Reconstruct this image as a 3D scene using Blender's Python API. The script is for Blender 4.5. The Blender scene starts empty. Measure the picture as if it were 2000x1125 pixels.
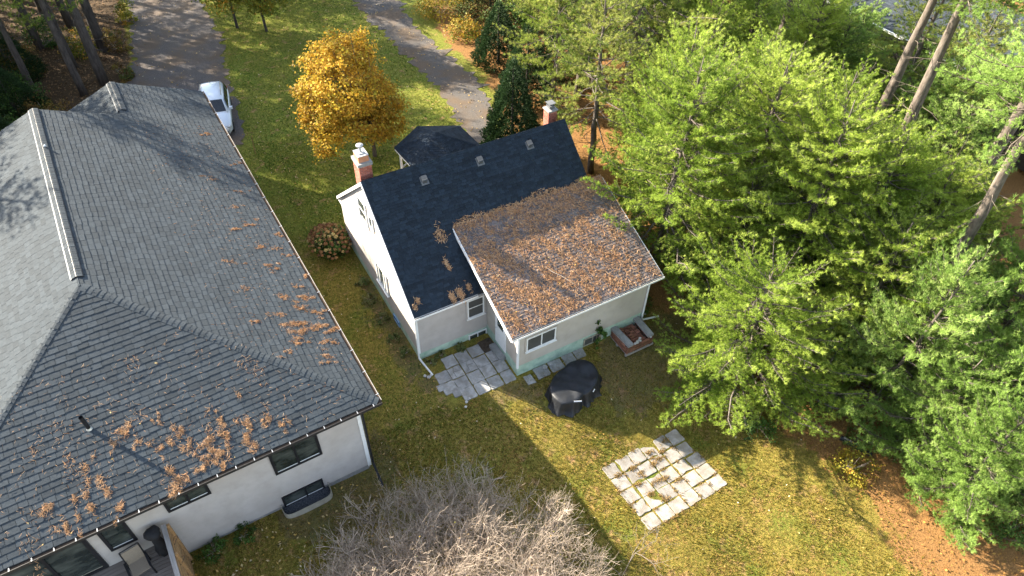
import bpy, math, random
import numpy as np
from mathutils import Matrix, Vector

# ---------------------------------------------------------------- camera, sky, sun, exposure
sc = bpy.context.scene
COL = sc.collection
rad = math.radians
R_CAM = np.array([[0.85643017, -0.51597039, 0.01737591], [0.35845656, 0.61852944, 0.69923546], [0.3715323, 0.59261783, -0.71468024]])
cam_d = bpy.data.cameras.new('camera')
cam_d.sensor_width = 36.0
cam_d.lens = 36.0 * 1411.1 / 2000.0
cam_d.clip_start = 0.1
cam_d.clip_end = 1500
cam = bpy.data.objects.new('camera', cam_d)
COL.objects.link(cam)
m4 = Matrix.Identity(4)
for i_ in range(3):
    m4[i_][0] = R_CAM[0][i_]
    m4[i_][1] = R_CAM[1][i_]
    m4[i_][2] = -R_CAM[2][i_]
m4[2][3] = 26.0
cam.matrix_world = m4
sc.camera = cam

KX, KY = 1.15, 1.555                     # shadow of a 1 m post falls KX to +X and KY to -Y
SUN_EL = math.atan(1.0 / math.hypot(KX, KY))
world = bpy.data.worlds.new('World')
sc.world = world
world.use_nodes = True
wn = world.node_tree.nodes
wl = world.node_tree.links
wn.clear()
wo = wn.new('ShaderNodeOutputWorld')
bg = wn.new('ShaderNodeBackground')
sky = wn.new('ShaderNodeTexSky')
sky.sky_type = 'NISHITA'
sky.sun_disc = False
sky.sun_elevation = SUN_EL
sky.sun_rotation = math.atan2(-KX, KY)
sky.altitude = 100
sky.air_density = 1.0
sky.dust_density = 1.2
sky.ozone_density = 1.0
bg.inputs['Strength'].default_value = 0.105
hsv = wn.new('ShaderNodeHueSaturation')
hsv.inputs['Saturation'].default_value = 0.7
wl.new(sky.outputs['Color'], hsv.inputs['Color'])
wl.new(hsv.outputs['Color'], bg.inputs['Color'])
wl.new(bg.outputs['Background'], wo.inputs['Surface'])
sun_d = bpy.data.lights.new('sun', 'SUN')
sun_d.energy = 5.0
sun_d.angle = rad(0.55)
sun_d.color = (1.0, 0.9, 0.74)
sun = bpy.data.objects.new('sun', sun_d)
COL.objects.link(sun)
sun.rotation_euler = Vector((KX, -KY, -1.0)).to_track_quat('-Z', 'Y').to_euler()
sun.location = (-30, 60, 60)
sc.view_settings.view_transform = 'Standard'
sc.view_settings.look = 'None'
sc.view_settings.exposure = 2.25
sc.view_settings.gamma = 1.0
sc.view_settings.use_curve_mapping = False
sc.cycles.max_bounces = 6
sc.cycles.diffuse_bounces = 3
sc.cycles.glossy_bounces = 2
sc.cycles.transmission_bounces = 4
sc.cycles.transparent_max_bounces = 6

rng = np.random.default_rng(11)
random.seed(11)


# ---------------------------------------------------------------- materials
def mat(name, cols, scale=4.0, detail=6.0, rough=0.85, bump=0.0, bscale=None, var=0.0, spec=0.3,
        metal=0.0, attr=None, trans=0.0, stretch=None, hue=0.0, second=None, coat=0.0, big=None):
    """noise -> ramp -> principled; var: value spread by the 'var' attribute plus the object's own random."""
    m = bpy.data.materials.new(name)
    m.use_nodes = True
    nt = m.node_tree
    N, L = nt.nodes, nt.links
    b = N['Principled BSDF']
    out = N['Material Output']
    b.inputs['Roughness'].default_value = rough
    b.inputs['Specular IOR Level'].default_value = spec
    b.inputs['Metallic'].default_value = metal
    b.inputs['Coat Weight'].default_value = coat
    tc = N.new('ShaderNodeTexCoord')
    src = tc.outputs['Object']
    if stretch:
        mp = N.new('ShaderNodeMapping')
        mp.inputs['Scale'].default_value = stretch
        L.new(src, mp.inputs['Vector'])
        src = mp.outputs['Vector']
    no = N.new('ShaderNodeTexNoise')
    no.inputs['Scale'].default_value = scale
    no.inputs['Detail'].default_value = detail
    no.inputs['Roughness'].default_value = 0.62
    L.new(src, no.inputs['Vector'])
    vv = None
    if var or attr or hue:
        at = N.new('ShaderNodeAttribute')
        at.attribute_name = 'var'
        oi = N.new('ShaderNodeObjectInfo')
        ad = N.new('ShaderNodeMath'); ad.operation = 'ADD'
        L.new(at.outputs['Fac'], ad.inputs[0]); L.new(oi.outputs['Random'], ad.inputs[1])
        fr = N.new('ShaderNodeMath'); fr.operation = 'FRACT'
        L.new(ad.outputs[0], fr.inputs[0])
        vv = fr.outputs[0]
    rp = N.new('ShaderNodeValToRGB')
    rp.color_ramp.elements.remove(rp.color_ramp.elements[1])
    n = len(cols)
    for i, c in enumerate(cols):
        pos = 0.5 if n == 1 else ((0.28 + 0.44 * i / (n - 1)) if attr is None else i / (n - 1))
        e = rp.color_ramp.elements[0] if i == 0 else rp.color_ramp.elements.new(pos)
        e.position = pos
        e.color = (c[0], c[1], c[2], 1)
    L.new(vv if attr else no.outputs['Fac'], rp.inputs['Fac'])
    colr = rp.outputs['Color']
    if big:
        n3 = N.new('ShaderNodeTexNoise'); n3.inputs['Scale'].default_value = big[0]; n3.inputs['Detail'].default_value = 4
        L.new(tc.outputs['Object'], n3.inputs['Vector'])
        mr3 = N.new('ShaderNodeMapRange'); mr3.inputs['From Min'].default_value = 0.42; mr3.inputs['From Max'].default_value = 0.62
        mr3.inputs['To Max'].default_value = big[2]
        L.new(n3.outputs['Fac'], mr3.inputs['Value'])
        mx3 = N.new('ShaderNodeMix'); mx3.data_type = 'RGBA'
        mx3.inputs['B'].default_value = (*big[1], 1)
        L.new(mr3.outputs['Result'], mx3.inputs['Factor']); L.new(colr, mx3.inputs['A'])
        colr = mx3.outputs['Result']
    if second is not None:                # a second, larger or finer noise multiplying the value
        n2 = N.new('ShaderNodeTexNoise')
        n2.inputs['Scale'].default_value = second[0]
        n2.inputs['Detail'].default_value = 3
        L.new(tc.outputs['Object'], n2.inputs['Vector'])
        mr = N.new('ShaderNodeMapRange')
        mr.inputs['From Min'].default_value = 0.3
        mr.inputs['From Max'].default_value = 0.7
        mr.inputs['To Min'].default_value = 1 - second[1]
        mr.inputs['To Max'].default_value = 1 + second[1]
        L.new(n2.outputs['Fac'], mr.inputs['Value'])
        hs2 = N.new('ShaderNodeHueSaturation')
        L.new(mr.outputs['Result'], hs2.inputs['Value'])
        L.new(colr, hs2.inputs['Color'])
        colr = hs2.outputs['Color']
    if var:
        mr = N.new('ShaderNodeMapRange')
        mr.inputs['To Min'].default_value = 1 - var
        mr.inputs['To Max'].default_value = 1 + var
        L.new(vv, mr.inputs['Value'])
        hs = N.new('ShaderNodeHueSaturation')
        L.new(mr.outputs['Result'], hs.inputs['Value'])
        L.new(colr, hs.inputs['Color'])
        colr = hs.outputs['Color']
    L.new(colr, b.inputs['Base Color'])
    if bump:
        nb = N.new('ShaderNodeTexNoise')
        nb.inputs['Scale'].default_value = bscale or scale * 4
        nb.inputs['Detail'].default_value = 5
        L.new(src, nb.inputs['Vector'])
        bp = N.new('ShaderNodeBump')
        bp.inputs['Strength'].default_value = bump
        bp.inputs['Distance'].default_value = 0.03
        L.new(nb.outputs['Fac'], bp.inputs['Height'])
        L.new(bp.outputs['Normal'], b.inputs['Normal'])
    if trans:
        tr = N.new('ShaderNodeBsdfTranslucent')
        L.new(colr, tr.inputs['Color'])
        mx = N.new('ShaderNodeMixShader')
        mx.inputs['Fac'].default_value = trans
        L.new(b.outputs['BSDF'], mx.inputs[1])
        L.new(tr.outputs['BSDF'], mx.inputs[2])
        L.new(mx.outputs[0], out.inputs['Surface'])
    return m


M = {}
M['shingle_grey'] = mat('grey shingle', [(.03, .039, .047), (.04, .05, .058), (.049, .058, .066)], 9, 6, .9, .3, 90, var=.18, second=(.55, .04))
M['shingle_navy'] = mat('dark shingle', [(.009, .016, .025), (.014, .023, .034), (.02, .029, .041)], 7, 6, .9, .35, 90, var=.32, second=(.7, .08))
M['shingle_brown'] = mat('brown grey shingle', [(.088, .072, .068), (.125, .105, .1), (.155, .135, .128)], 8, 6, .9, .35, 90, var=.25, second=(.8, .1))
M['shingle_slate'] = mat('slate shingle', [(.02, .027, .036), (.033, .042, .053), (.048, .057, .067)], 8, 6, .9, .3, 80, var=.3)
M['underlay'] = mat('roof underlay', [(.03, .033, .037), (.045, .048, .05)], 6)
M['siding_white'] = mat('white siding', [(.38, .345, .315), (.43, .395, .365), (.465, .43, .395)], 2.2, 8, .55, .05, 30, second=(.6, .05), big=(.7, (.34, .295, .25), .35))
M['siding_cream'] = mat('cream siding', [(.4, .355, .3), (.45, .405, .345), (.475, .43, .37)], 2.0, 8, .6, .05, 30, second=(.6, .05), big=(.7, (.34, .29, .235), .35))
M['foundation'] = mat('mint painted foundation', [(.26, .37, .29), (.36, .48, .38), (.45, .54, .44)], 3.5, 9, .85, .3, 14, second=(1.3, .14))
M['white_paint'] = mat('white trim', [(.72, .72, .7), (.82, .82, .8)], 5, 5, .45, .03)
M['black_paint'] = mat('black metal trim', [(.012, .012, .014), (.022, .022, .025)], 6, 4, .4, .02)
M['gutter_dark'] = mat('dark gutter', [(.02, .02, .022), (.04, .036, .033)], 7, 6, .45, .05)
M['debris'] = mat('gutter debris', [(.05, .035, .025), (.11, .075, .05), (.16, .11, .07)], 22, 6, .95, .6, 60)
M['glass'] = mat('window glass with painted reflections', [(.008, .011, .01), (.02, .026, .024), (.06, .068, .06), (.1, .11, .1)], .9, 4, .06, 0, spec=.6, stretch=(1, 1, 2.5))  # paler noise patches paint reflections into the opaque panes
M['screen'] = mat('insect screen', [(.06, .06, .055), (.085, .085, .08)], 1.5, 3, .5, 0)
M['blind'] = mat('pale blind behind glass', [(.3, .33, .33), (.38, .41, .4)], 2, 3, .25, 0, stretch=(1, 1, 30))
M['brick'] = mat('red brick', [(.28, .09, .065), (.38, .13, .09), (.44, .19, .13)], 12, 6, .9, .3, 60, var=.25)
M['brick_old'] = mat('old stacked brick', [(.17, .07, .045), (.27, .115, .075), (.33, .17, .11)], 10, 6, .92, .4, 50, var=.35, big=(5, (.1, .06, .03), .7))
M['mortar'] = mat('mortar', [(.34, .31, .29), (.45, .42, .4)], 14, 5, .95, .3)
M['clay'] = mat('clay flue tile', [(.42, .19, .1), (.5, .24, .14)], 8, 5, .8, .15)
M['concrete'] = mat('pale concrete', [(.19, .19, .185), (.26, .255, .245), (.32, .31, .295)], 6, 9, .92, .25, 40, second=(1.1, .1))
M['slab'] = mat('weathered paving slab', [(.25, .23, .205), (.32, .295, .265), (.37, .345, .315)], 5, 9, .93, .35, 35, var=.12, second=(2.2, .12), big=(3.2, (.19, .15, .1), .45))
M['slab_grey'] = mat('grey patio slab', [(.26, .26, .25), (.34, .335, .32), (.41, .4, .38)], 5, 9, .93, .35, 35, var=.14, second=(2.2, .12), big=(3.2, (.15, .125, .09), .4))
M['soil'] = mat('dark soil', [(.04, .028, .02), (.075, .055, .04), (.11, .085, .06)], 9, 8, .98, .7, 40)
M['gravel'] = mat('driveway gravel', [(.065, .057, .055), (.112, .1, .096), (.175, .158, .15)], 14, 10, .97, .6, 30, second=(.5, .16), big=(.5, (.11, .075, .046), .65))
M['gravel_pale'] = mat('lane gravel', [(.065, .058, .053), (.107, .096, .087), (.165, .148, .132)], 13, 10, .97, .6, 30, second=(.6, .16), big=(.6, (.11, .072, .04), .7))
M['bark'] = mat('grey brown bark', [(.055, .042, .034), (.115, .095, .08), (.19, .165, .14)], 9, 8, .95, .7, 22, stretch=(1, 1, .25))
M['bark_dark'] = mat('dark bark', [(.03, .026, .024), (.065, .055, .05), (.1, .09, .08)], 8, 8, .95, .7, 20, stretch=(1, 1, .25))
M['bark_pale'] = mat('pale pine bark', [(.06, .048, .04), (.13, .105, .085), (.22, .185, .15)], 8, 8, .95, .6, 20, stretch=(1, 1, .3))
M['twig'] = mat('bare grey twigs', [(.31, .245, .19), (.44, .355, .275), (.53, .44, .345)], 9, 5, .9, 0, var=.3)
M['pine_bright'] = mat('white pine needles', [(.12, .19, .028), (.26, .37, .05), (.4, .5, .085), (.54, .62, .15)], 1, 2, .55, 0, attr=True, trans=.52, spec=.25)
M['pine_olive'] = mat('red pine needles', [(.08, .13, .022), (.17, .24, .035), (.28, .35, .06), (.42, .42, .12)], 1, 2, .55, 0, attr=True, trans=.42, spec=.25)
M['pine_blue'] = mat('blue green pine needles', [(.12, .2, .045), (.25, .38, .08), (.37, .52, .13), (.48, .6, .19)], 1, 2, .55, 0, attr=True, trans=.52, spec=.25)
M['cedar'] = mat('cedar sprays', [(.018, .04, .014), (.03, .062, .02), (.045, .085, .028)], 1, 2, .6, 0, attr=True, trans=.2, spec=.2)
M['maple'] = mat('orange maple leaves', [(.24, .15, .03), (.5, .29, .03), (.68, .39, .045), (.66, .43, .05), (.4, .34, .04)], 1, 2, .6, 0, attr=True, trans=.5, spec=.2)
M['leaf_yellow'] = mat('yellow green leaves', [(.09, .12, .02), (.19, .2, .025), (.34, .27, .03), (.4, .2, .03)], 1, 2, .6, 0, attr=True, trans=.35, spec=.2)
M['leaf_green'] = mat('green shrub leaves', [(.03, .06, .015), (.06, .12, .02), (.1, .17, .03)], 1, 2, .6, 0, attr=True, trans=.3, spec=.2)
M['leaf_weed'] = mat('garden weeds', [(.08, .11, .035), (.14, .18, .05), (.2, .2, .07), (.28, .24, .09)], 1, 2, .7, 0, attr=True, trans=.25, spec=.2)
M['leaf_rust'] = mat('rusty undergrowth leaves', [(.09, .055, .025), (.17, .1, .03), (.22, .16, .03), (.1, .12, .03), (.06, .09, .025)], 1, 2, .7, 0, attr=True, trans=.3, spec=.2)
M['flower_brown'] = mat('dried hydrangea heads', [(.24, .115, .06), (.38, .2, .09), (.48, .29, .12), (.6, .48, .2)], 1, 2, .8, 0, attr=True, trans=.25, spec=.1)
M['fallen_leaf'] = mat('fallen leaves', [(.2, .1, .03), (.4, .25, .06), (.55, .42, .2), (.5, .3, .05), (.62, .54, .38)], 1, 2, .7, 0, attr=True, trans=.15, spec=.2)
M['litter_leaf'] = mat('forest floor leaves', [(.12, .06, .025), (.25, .12, .035), (.36, .19, .05), (.42, .27, .06)], 1, 2, .8, 0, attr=True, trans=.1, spec=.15)
M['needle'] = mat('dead pine needles', [(.32, .15, .065), (.52, .27, .125), (.66, .39, .2), (.74, .5, .3)], 1, 2, .8, 0, attr=True, trans=.15, spec=.1)
M['grass'] = mat('lawn grass', [(.075, .095, .014), (.19, .165, .023), (.33, .24, .042), (.45, .28, .085), (.5, .31, .135)], 1, 2, .7, 0, attr=True, trans=.4, spec=.2)
M['grass_green'] = mat('green lawn grass', [(.05, .11, .014), (.11, .2, .02), (.2, .28, .03), (.34, .3, .06)], 1, 2, .7, 0, attr=True, trans=.35, spec=.2)
M['cover'] = mat('black vinyl cover', [(.009, .01, .012), (.014, .016, .02), (.02, .022, .027)], 3, 5, .52, .35, 7, spec=.4)
M['cloth_black'] = mat('black fabric cover', [(.01, .01, .012), (.02, .02, .022)], 6, 5, .75, .2)
M['deck'] = mat('grey deck boards', [(.12, .1, .085), (.18, .155, .135), (.22, .195, .17)], 3, 7, .8, .2, 20, var=.15, stretch=(.4, 6, 6))
M['fence_wood'] = mat('tan fence wood', [(.22, .13, .06), (.34, .2, .09), (.4, .26, .13)], 3, 7, .8, .2, 20, var=.15, stretch=(6, .5, 6))
M['wood_grey'] = mat('grey weathered wood', [(.2, .18, .16), (.3, .275, .25), (.36, .34, .31)], 3, 7, .85, .2, 20, stretch=(6, .5, 6))
M['mesh_tan'] = mat('tan sling fabric', [(.22, .18, .13), (.28, .23, .175)], 30, 3, .8, .1)
M['galv'] = mat('galvanised steel', [(.26, .235, .18), (.38, .35, .275)], 4, 5, .55, .05, metal=.1)
M['metal'] = mat('bright roof metal', [(.5, .51, .52), (.62, .63, .64)], 5, 4, .35, 0, metal=.6)
M['vent'] = mat('grey vent hood', [(.05, .055, .06), (.08, .085, .09)], 5, 4, .55, 0)
M['car_paint'] = mat('white car paint', [(.6, .67, .76), (.65, .72, .8)], 1, 2, .25, 0, spec=.5, coat=.6)
M['car_glass'] = mat('car glass', [(.012, .016, .022), (.02, .025, .03)], 1, 2, .05, 0, spec=.7)
M['rubber'] = mat('tyre rubber', [(.015, .015, .015), (.03, .03, .03)], 8, 4, .9, .1)
M['car_trim'] = mat('car black trim', [(.02, .02, .022), (.03, .03, .032)], 5, 3, .5, 0)
M['lamp_glass'] = mat('headlamp lens', [(.35, .38, .4), (.5, .52, .54)], 10, 3, .1, 0, spec=.6)
M['red_plastic'] = mat('red lamp', [(.35, .02, .02), (.45, .03, .03)], 5, 3, .3, 0)
M['blue_paint'] = mat('blue painted frame', [(.16, .3, .5), (.22, .36, .55)], 5, 4, .5, 0)
M['stone'] = mat('pale stones', [(.3, .28, .25), (.45, .43, .4), (.58, .56, .53)], 12, 5, .9, .3, var=.2)
M['woods_leaf'] = mat('woods floor leaves', [(.06, .035, .02), (.13, .075, .035), (.2, .12, .06), (.27, .17, .09)], 1, 2, .85, 0, attr=True, trans=.1, spec=.15)
M['sapling'] = mat('dark sapling bark', [(.14, .115, .1), (.22, .19, .165)], 9, 5, .9, 0, var=.3)
M['dark_wall'] = mat('dark stained wood wall', [(.05, .042, .036), (.08, .068, .058)], 3, 6, .8, .1, stretch=(1, 1, 6))
M['galv_pale'] = mat('pale flue metal', [(.3, .3, .3), (.4, .4, .395)], 4, 5, .45, .03)
M['well_stone'] = mat('dark window well gravel', [(.02, .022, .026), (.06, .065, .075), (.13, .135, .15)], 18, 5, .95, .6, 40)
M['dry_grass'] = mat('dry joint grass', [(.16, .12, .04), (.34, .23, .09), (.5, .34, .15), (.58, .42, .2)], 1, 2, .7, 0, attr=True, trans=.3, spec=.2)
M['flange'] = mat('dull flashing', [(.1, .105, .11), (.15, .155, .16)], 5, 4, .6, 0)
M['paper'] = mat('white label', [(.75, .75, .74), (.82, .82, .82)], 5, 3, .6, 0)


# ---------------------------------------------------------------- mesh helpers
class MB:
    """collects shapes; build() links them as ONE mesh object"""

    def __init__(self):
        self.v, self.f, self.var = [], [], []

    def add(self, verts, faces, var=0.0):
        o = len(self.v)
        self.v += [tuple(map(float, p)) for p in verts]
        self.var += [var] * len(verts)
        self.f += [tuple(o + i for i in f) for f in faces]
        return self

    def box(self, c, s, rz=0.0, var=0.0, M3=None):
        hx, hy, hz = s[0] / 2, s[1] / 2, s[2] / 2
        P = []
        ca, sa = math.cos(rz), math.sin(rz)
        for x, y, z in ((-1, -1, -1), (1, -1, -1), (1, 1, -1), (-1, 1, -1), (-1, -1, 1), (1, -1, 1), (1, 1, 1), (-1, 1, 1)):
            p = np.array((x * hx, y * hy, z * hz))
            p = M3 @ p if M3 is not None else np.array((p[0] * ca - p[1] * sa, p[0] * sa + p[1] * ca, p[2]))
            P.append(p + np.array(c))
        return self.add(P, [(0, 3, 2, 1), (4, 5, 6, 7), (0, 1, 5, 4), (1, 2, 6, 5), (2, 3, 7, 6), (3, 0, 4, 7)], var)

    def bx(self, x0, x1, y0, y1, z0, z1, var=0.0):
        return self.box(((x0 + x1) / 2, (y0 + y1) / 2, (z0 + z1) / 2), (x1 - x0, y1 - y0, z1 - z0), 0, var)

    def beam(self, a, b, w, h, up=(0, 0, 1), var=0.0):
        a, b = np.array(a, float), np.array(b, float)
        d = b - a
        L = np.linalg.norm(d)
        d /= L
        u = np.cross(np.array(up, float), d)
        if np.linalg.norm(u) < 1e-6:
            u = np.cross(np.array((1., 0, 0)), d)
        u /= np.linalg.norm(u)
        n = np.cross(d, u)
        return self.box((a + b) / 2, (L, w, h), 0, var, np.stack([d, u, n], 1))

    def prism(self, pts, z0, z1, var=0.0):
        n = len(pts)
        P = [(x, y, z0) for x, y in pts] + [(x, y, z1) for x, y in pts]
        F = [tuple(range(n - 1, -1, -1)), tuple(range(n, 2 * n))]
        F += [(i, (i + 1) % n, n + (i + 1) % n, n + i) for i in range(n)]
        return self.add(P, F, var)

    def solid(self, top, d):
        """a polygon of 3D points given thickness by the vector d"""
        n = len(top)
        P = [tuple(p) for p in top] + [tuple(np.array(p) + np.array(d)) for p in top]
        F = [tuple(range(n)), tuple(range(2 * n - 1, n - 1, -1))]
        F += [(i, n + i, n + (i + 1) % n, (i + 1) % n) for i in range(n)]
        return self.add(P, F)

    def tube(self, path, radii, k=8, var=0.0, caps=True):
        path = [np.array(p, float) for p in path]
        if np.isscalar(radii):
            radii = [radii] * len(path)
        P, F = [], []
        prev = None
        for i, p in enumerate(path):
            d = path[min(i + 1, len(path) - 1)] - path[max(i - 1, 0)]
            d /= (np.linalg.norm(d) + 1e-9)
            u = np.cross(d, (0, 0, 1.)) if prev is None else prev - d * (prev @ d)
            if np.linalg.norm(u) < 1e-4:
                u = np.cross(d, (1., 0, 0))
            u /= np.linalg.norm(u)
            prev = u
            w = np.cross(d, u)
            for j in range(k):
                a = 2 * math.pi * j / k
                P.append(p + (u * math.cos(a) + w * math.sin(a)) * radii[i])
        for i in range(len(path) - 1):
            for j in range(k):
                F.append((i * k + j, i * k + (j + 1) % k, (i + 1) * k + (j + 1) % k, (i + 1) * k + j))
        if caps:
            F.append(tuple(range(k - 1, -1, -1)))
            F.append(tuple((len(path) - 1) * k + j for j in range(k)))
        return self.add(P, F, var)

    def lathe(self, prof, c=(0, 0, 0), k=16, var=0.0):
        P, F = [], []
        for r, z in prof:
            for j in range(k):
                a = 2 * math.pi * j / k
                P.append((c[0] + r * math.cos(a), c[1] + r * math.sin(a), c[2] + z))
        for i in range(len(prof) - 1):
            for j in range(k):
                F.append((i * k + j, i * k + (j + 1) % k, (i + 1) * k + (j + 1) % k, (i + 1) * k + j))
        F.append(tuple(range(k - 1, -1, -1)))
        F.append(tuple((len(prof) - 1) * k + j for j in range(k)))
        return self.add(P, F, var)

    def build(self, name, material, parent=None, world=False, smooth=False):
        V = np.array(self.v, float).reshape(-1, 3)
        if world and parent is not None:
            V = V - np.array(root_loc(parent))
        return mesh_obj(name, V, self.f, material, parent, self.var, smooth)


def root_loc(o):
    while o.parent:
        o = o.parent
    return tuple(o.location)


def mesh_obj(name, V, F, material, parent=None, var=None, smooth=False):
    me = bpy.data.meshes.new(name)
    V = np.asarray(V, np.float32).reshape(-1, 3)
    if isinstance(F, np.ndarray):                       # equal-sized faces, fast path
        k = F.shape[1]
        me.vertices.add(len(V)); me.vertices.foreach_set('co', V.ravel())
        me.loops.add(F.size); me.loops.foreach_set('vertex_index', F.astype(np.int32).ravel())
        me.polygons.add(len(F))
        me.polygons.foreach_set('loop_start', np.arange(0, F.size, k, dtype=np.int32))
        me.update(calc_edges=True)
    else:
        me.from_pydata(V.tolist(), [], F)
        me.update()
    if var is not None and len(var) == len(V):
        a = me.attributes.new('var', 'FLOAT', 'POINT')
        a.data.foreach_set('value', np.asarray(var, np.float32))
    if smooth:
        me.polygons.foreach_set('use_smooth', np.ones(len(me.polygons), bool))
    me.materials.append(material)
    o = bpy.data.objects.new(name, me)
    COL.objects.link(o)
    if parent is not None:
        o.parent = parent
    return o


def tag(o, label=None, cat=None, group=None, kind=None):
    if label: o['label'] = label
    if cat: o['category'] = cat
    if group: o['group'] = group
    if kind: o['kind'] = kind
    return o


def thing(name, label, cat, loc=(0, 0, 0), rz=0.0, group=None, kind=None):
    o = bpy.data.objects.new(name, None)
    o.empty_display_size = 0.3
    COL.objects.link(o)
    o.location = loc
    o.rotation_euler = (0, 0, rz)
    return tag(o, label, cat, group, kind)


def dup(root, loc=None, rz=None, scale=None, label=None, group=None, skip=()):
    r = root.copy(); COL.objects.link(r)
    if loc is not None: r.location = loc
    if rz is not None: r.rotation_euler = (0, 0, rz)
    if scale is not None: r.scale = scale if hasattr(scale, '__len__') else (scale,) * 3
    if label: r['label'] = label
    if group: r['group'] = group
    for ch in list(root.children):
        if ch.name.split('.')[0] in skip:
            continue
        c = ch.copy(); COL.objects.link(c); c.parent = r
        for g in list(ch.children):
            d = g.copy(); COL.objects.link(d); d.parent = c
    return r


def inst(o0, parent, mtx, name=None):
    o = o0.copy(); COL.objects.link(o)
    o.parent = parent
    o.matrix_local = mtx
    return o


def sstep(t):
    t = np.clip(t, 0, 1)
    return t * t * (3 - 2 * t)


def terr(x, y):
    """ground height: level round the houses, the back lawn falls away gently, shaped to set where the house shadows land"""
    return -sstep((18.2 - y) / 8.2) * (0.85 + 0.6 * sstep((x - 10) / 6)) * sstep((x + 2) / 6)


def unit(a):
    return a / (np.linalg.norm(a, axis=-1, keepdims=True) + 1e-9)


CAMP = np.array((0., 0, 26.))


# ---------------------------------------------------------------- ground
def poly_sd(px, py, poly):
    """signed distance to a polygon, negative inside"""
    poly = np.array(poly, float)
    d = np.full(px.shape, 1e9)
    ins = np.zeros(px.shape, bool)
    n = len(poly)
    for i in range(n):
        a, b = poly[i], poly[(i + 1) % n]
        e = b - a
        t = np.clip(((px - a[0]) * e[0] + (py - a[1]) * e[1]) / (e @ e), 0, 1)
        d = np.minimum(d, np.hypot(px - a[0] - e[0] * t, py - a[1] - e[1] * t))
        c = ((a[1] > py) != (b[1] > py)) & (px < (b[0] - a[0]) * (py - a[1]) / (b[1] - a[1] + 1e-12) + a[0])
        ins ^= c
    return np.where(ins, -d, d)


DRIVE = [(3.0, 90), (3.3, 65), (2.6, 59), (1.8, 54), (0.6, 51), (0.2, 47), (0.4, 41), (5.6, 40.6), (6.5, 45), (6.9, 48.5),
         (7.5, 51.3), (8.4, 56.2), (8.4, 62.4), (9.0, 70), (10, 90)]
LANE = [(22.5, 95), (20.4, 66), (19.4, 56.3), (18.8, 53.4), (19.1, 50.2), (18.95, 45.8), (18.9, 40.8), (18.4, 36.6), (17.6, 33.5),
        (17.2, 31), (19.2, 30.5), (19.7, 34), (21.2, 37.4), (22.1, 40.6), (21.9, 44.1), (21.6, 48.9), (22.4, 54.6), (24.0, 64), (27, 95)]
LITTER = [(18.6, 29), (18.6, 22), (18.9, 17), (22.3, 14), (20.2, 9.8), (20.6, 7.4), (20.7, 4.4), (20.0, 2.2), (19.0, .5), (17.5, -12), (75, -12),
          (75, 60), (26, 60), (22.6, 46), (22.9, 41), (21.8, 37), (19.9, 33)]
FOREST = [(0.2, 41), (-4, 37), (-40, 37), (-40, 95), (2.6, 95), (2.9, 65), (2.2, 59), (1.4, 54), (0.2, 51)]
BARE = [[(14.0, 12.9), (18.0, 12.6), (20.5, 13.5), (21, 16.2), (18.6, 16.6), (15.4, 16.6), (14.2, 15.0)],
        [(7.3, 26), (6.6, 24), (6.5, 20), (6.9, 18), (7.4, 17.6), (7.6, 20), (7.6, 26)],
        [(9.0, 16.9), (11.0, 16.5), (11.6, 15.9), (11.3, 14.6), (9.3, 16.0)],
        [(-0.5, 14.2), (-0.5, 15.9), (3.3, 15.9), (4.4, 18), (4.3, 15), (3.4, 13.6)]]

xs = np.concatenate([[-400, -200, -110, -70], np.arange(-42, 62.1, 0.4), [75, 100, 150, 260, 420]])
ys = np.concatenate([[-300, -120, -50], np.arange(-14, 78.1, 0.4), [86, 100, 130, 200, 330, 500]])
gx, gy = np.meshgrid(xs, ys)
lump = 0.02 * np.sin(gx * 1.3 + 1.7 * np.sin(gy * .7)) * np.cos(gy * 1.1 + gx * .4)
gz = terr(gx, gy) + np.where((gy < 14) & (np.abs(gx) < 60), lump, lump * 0.4) - 0.012
GV = np.stack([gx, gy, gz], -1).reshape(-1, 3)
nx_, ny_ = len(xs), len(ys)
ii = (np.arange(ny_ - 1)[:, None] * nx_ + np.arange(nx_ - 1)[None]).ravel()
ground = mesh_obj('ground', GV, np.stack([ii, ii + 1, ii + 1 + nx_, ii + nx_], 1), M['soil'], smooth=True)
tag(ground, kind='structure')
lit = poly_sd(gx, gy, LITTER)
lit = np.where((gy < 10.5) & (lit > 0), lit * .5, lit)
lit = np.minimum(lit, poly_sd(gx, gy, FOREST))
bare = np.full(gx.shape, 9.0)
for p in BARE:
    bare = np.minimum(bare, poly_sd(gx, gy, p))
rd = np.minimum(poly_sd(gx, gy, DRIVE), poly_sd(gx, gy, LANE))
bare = np.minimum(bare, np.abs(rd) + 0.1)
for nm, val in (('litter', lit), ('bare', bare), ('woods', poly_sd(gx, gy, FOREST)), ('front', 30 - gy)):
    a = ground.data.attributes.new(nm, 'FLOAT', 'POINT')
    a.data.foreach_set('value', np.clip(0.5 - val.ravel() / 2.4, 0, 1).astype(np.float32))


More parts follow.
